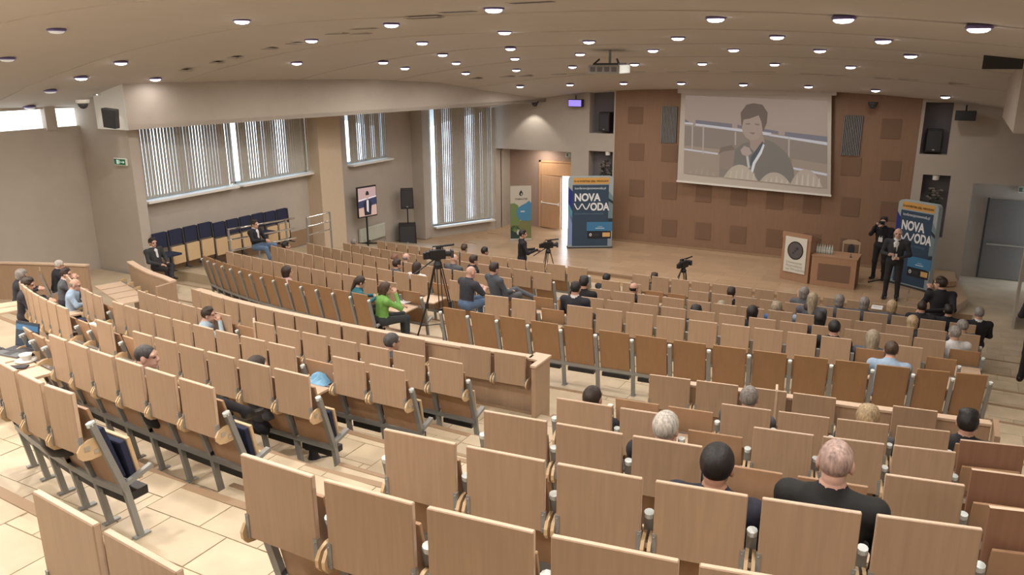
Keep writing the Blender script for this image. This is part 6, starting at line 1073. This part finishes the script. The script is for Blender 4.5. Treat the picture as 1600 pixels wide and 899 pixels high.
t = thing('stage_floodlight', 'violet glowing floodlight high on plaster wall left of stage', 'lamp', (-1.33, -.3, 4.50)); obj('housing', MB().box(-.24, .24, -.02, .16, -.11, .13).mesh('housing', M['dark']), t); obj('bracket', MB().bar((0, .05, .13), (0, .05, .27), .03, .03).mesh('bracket', M['dark']), t); obj('glass', MB().box(-.22, .22, -.03, -.02, -.09, .11).mesh('glass', mat('violet_glow', (.2, .15, .5), .4, emit=(.32, .24, .95), estr=.9)), t)
t = thing('ceiling_monitor', 'black flat monitor hung on an arm at upper right', 'monitor', (10.14, -10, 5.72), R_(-8)); obj('panel', MB().box(-.27, .27, -.04, .02, 0, .30).mesh('panel', M['black'], bevel=.01), t); obj('frame', MB().box(-.29, .29, -.035, .025, .28, .33).mesh('frame', M['steel']), t); obj('arm', MB().bar((0, 0, .3), (.2, .02, .52), .05, .05).bar((.2, .02, .5), (.7, .02, .42), .05, .05).mesh('arm', M['metal']), t)
for k, (x, y) in enumerate(((11.45, -3.1), (11.85, -3.6))):
    t = thing('presentation_board', ('tall white board edge standing by the right wall, farther one', 'tall white board edge standing by the right wall, nearer one')[k], 'board', (x, y, -.24), R_(86))
    obj('panel', MB().box(-.5, .5, -.02, .02, .05, 2.2).mesh('panel', M['paper']), t); obj('frame', MB().box(-.53, -.49, -.03, .03, 0, 2.25).box(.49, .53, -.03, .03, 0, 2.25).mesh('frame', M['steel']), t)
LM = {}
LM['ring'] = MB().lathe([(.115, .02), (.13, -.012), (.105, -.02), (.095, .0)], 20).mesh('ring', M['violet'], smooth=True)
LM['disc'] = MB().lathe([(.10, -.015), (.10, -.03), (.075, -.048), (.03, -.056), (.004, -.057)], 20).mesh('lamp_disc', M['lamp'], smooth=True); LM['dim'] = MB().lathe([(.10, -.015), (.10, -.03), (.075, -.048), (.03, -.056), (.004, -.057)], 20).mesh('lamp_disc', M['lampoff'], smooth=True)
LM['can'] = MB().lathe([(.11, -.004), (.11, .12), (.02, .13)], 14).mesh('can', M['dark'])
def lamp_power(x, y):
    g = 1.0
    if y > -6: g = .55
    if y < -13: g = 1.75
    if x > 7 and y > -12: g *= .45
    if x < -4.4: g *= .10
    return g
for (row, k, n, x, y, z, dim) in LIGHTS:
    rn = ORD[row]; t = thing('ceiling_downlight', 'round %s ceiling downlight, %s from left in %s row from stage' % ('unlit' if dim else 'bright', ORD[k], rn), 'lamp', (x, y, z - .015), 0, 'round downlights in the ceiling')
    obj('ring', LM['ring'], t); obj('lamp_disc', LM['dim' if dim else 'disc'], t); obj('can', LM['can'], t)
    if not dim:
        ld = bpy.data.lights.new('downlight', 'AREA'); ld.shape = 'DISK'; ld.size = .18; ld.energy = LAMP_W * lamp_power(x, y); ld.color = (1, .93, .86); ld.spread = R_(165)
        lo = bpy.data.objects.new('downlight', ld); COL.objects.link(lo); lo.parent = t; lo.location = (0, 0, -.065)
vm = MB().box(-.26, .26, -.06, .06, -.012, .01).mesh('slot', M['black']); vf = MB().box(-.29, .29, -.085, .085, -.008, .012).mesh('frame', M['ceil'])
for (k, n, x, y, z) in VENTS:
    t = thing('ceiling_vent', 'narrow dark slot vent in ceiling, %s from left of %s' % (ORD[k], 'front line' if n else 'rear line'), 'vent', (x, y, z - .008), R_(0 if n else -6), 'slot vents in the ceiling'); obj('frame', vf, t); obj('slot', vm, t)
# the rows of downlights go on above and behind the camera
n_ = 0
for y in (-20.2, -22.4, -24.6):
    for x in (-3.5, -.8, 1.9, 4.6, 7.3, 9.9):
        n_ += 1; z = ceil_z(x, y) + .02
        t = thing('ceiling_downlight', 'ceiling downlight above the rear rows out of the picture, %s' % ORD[n_], 'lamp', (x, y, z - .015), 0, 'downlights above the rear rows')
        obj('ring', LM['ring'], t); obj('lamp_disc', LM['disc'], t)
        ld = bpy.data.lights.new('downlight', 'AREA'); ld.shape = 'DISK'; ld.size = .18; ld.energy = LAMP_W * REAR_G * (1.5 if x < 2 else .8 if x > 7 else 1); ld.color = (1, .93, .86); ld.spread = R_(165)
        lo = bpy.data.objects.new('downlight', ld); COL.objects.link(lo); lo.parent = t; lo.location = (0, 0, -.065)
q = PT['ul3']; t = thing('folding_chair', 'beech seat under the white haired person before the left barrier', 'seat', tuple(q.location), q.rotation_euler.z); t.scale = (.7, .7, .7)
for n_, nm in (('backnear', 'backrest'), ('seatdown', 'seat_pan'), ('paddown', 'seat_pad'), ('postL', 'post'), ('postR', 'post')): obj(nm, SM[n_], t)
# people cut by the right edge of the picture
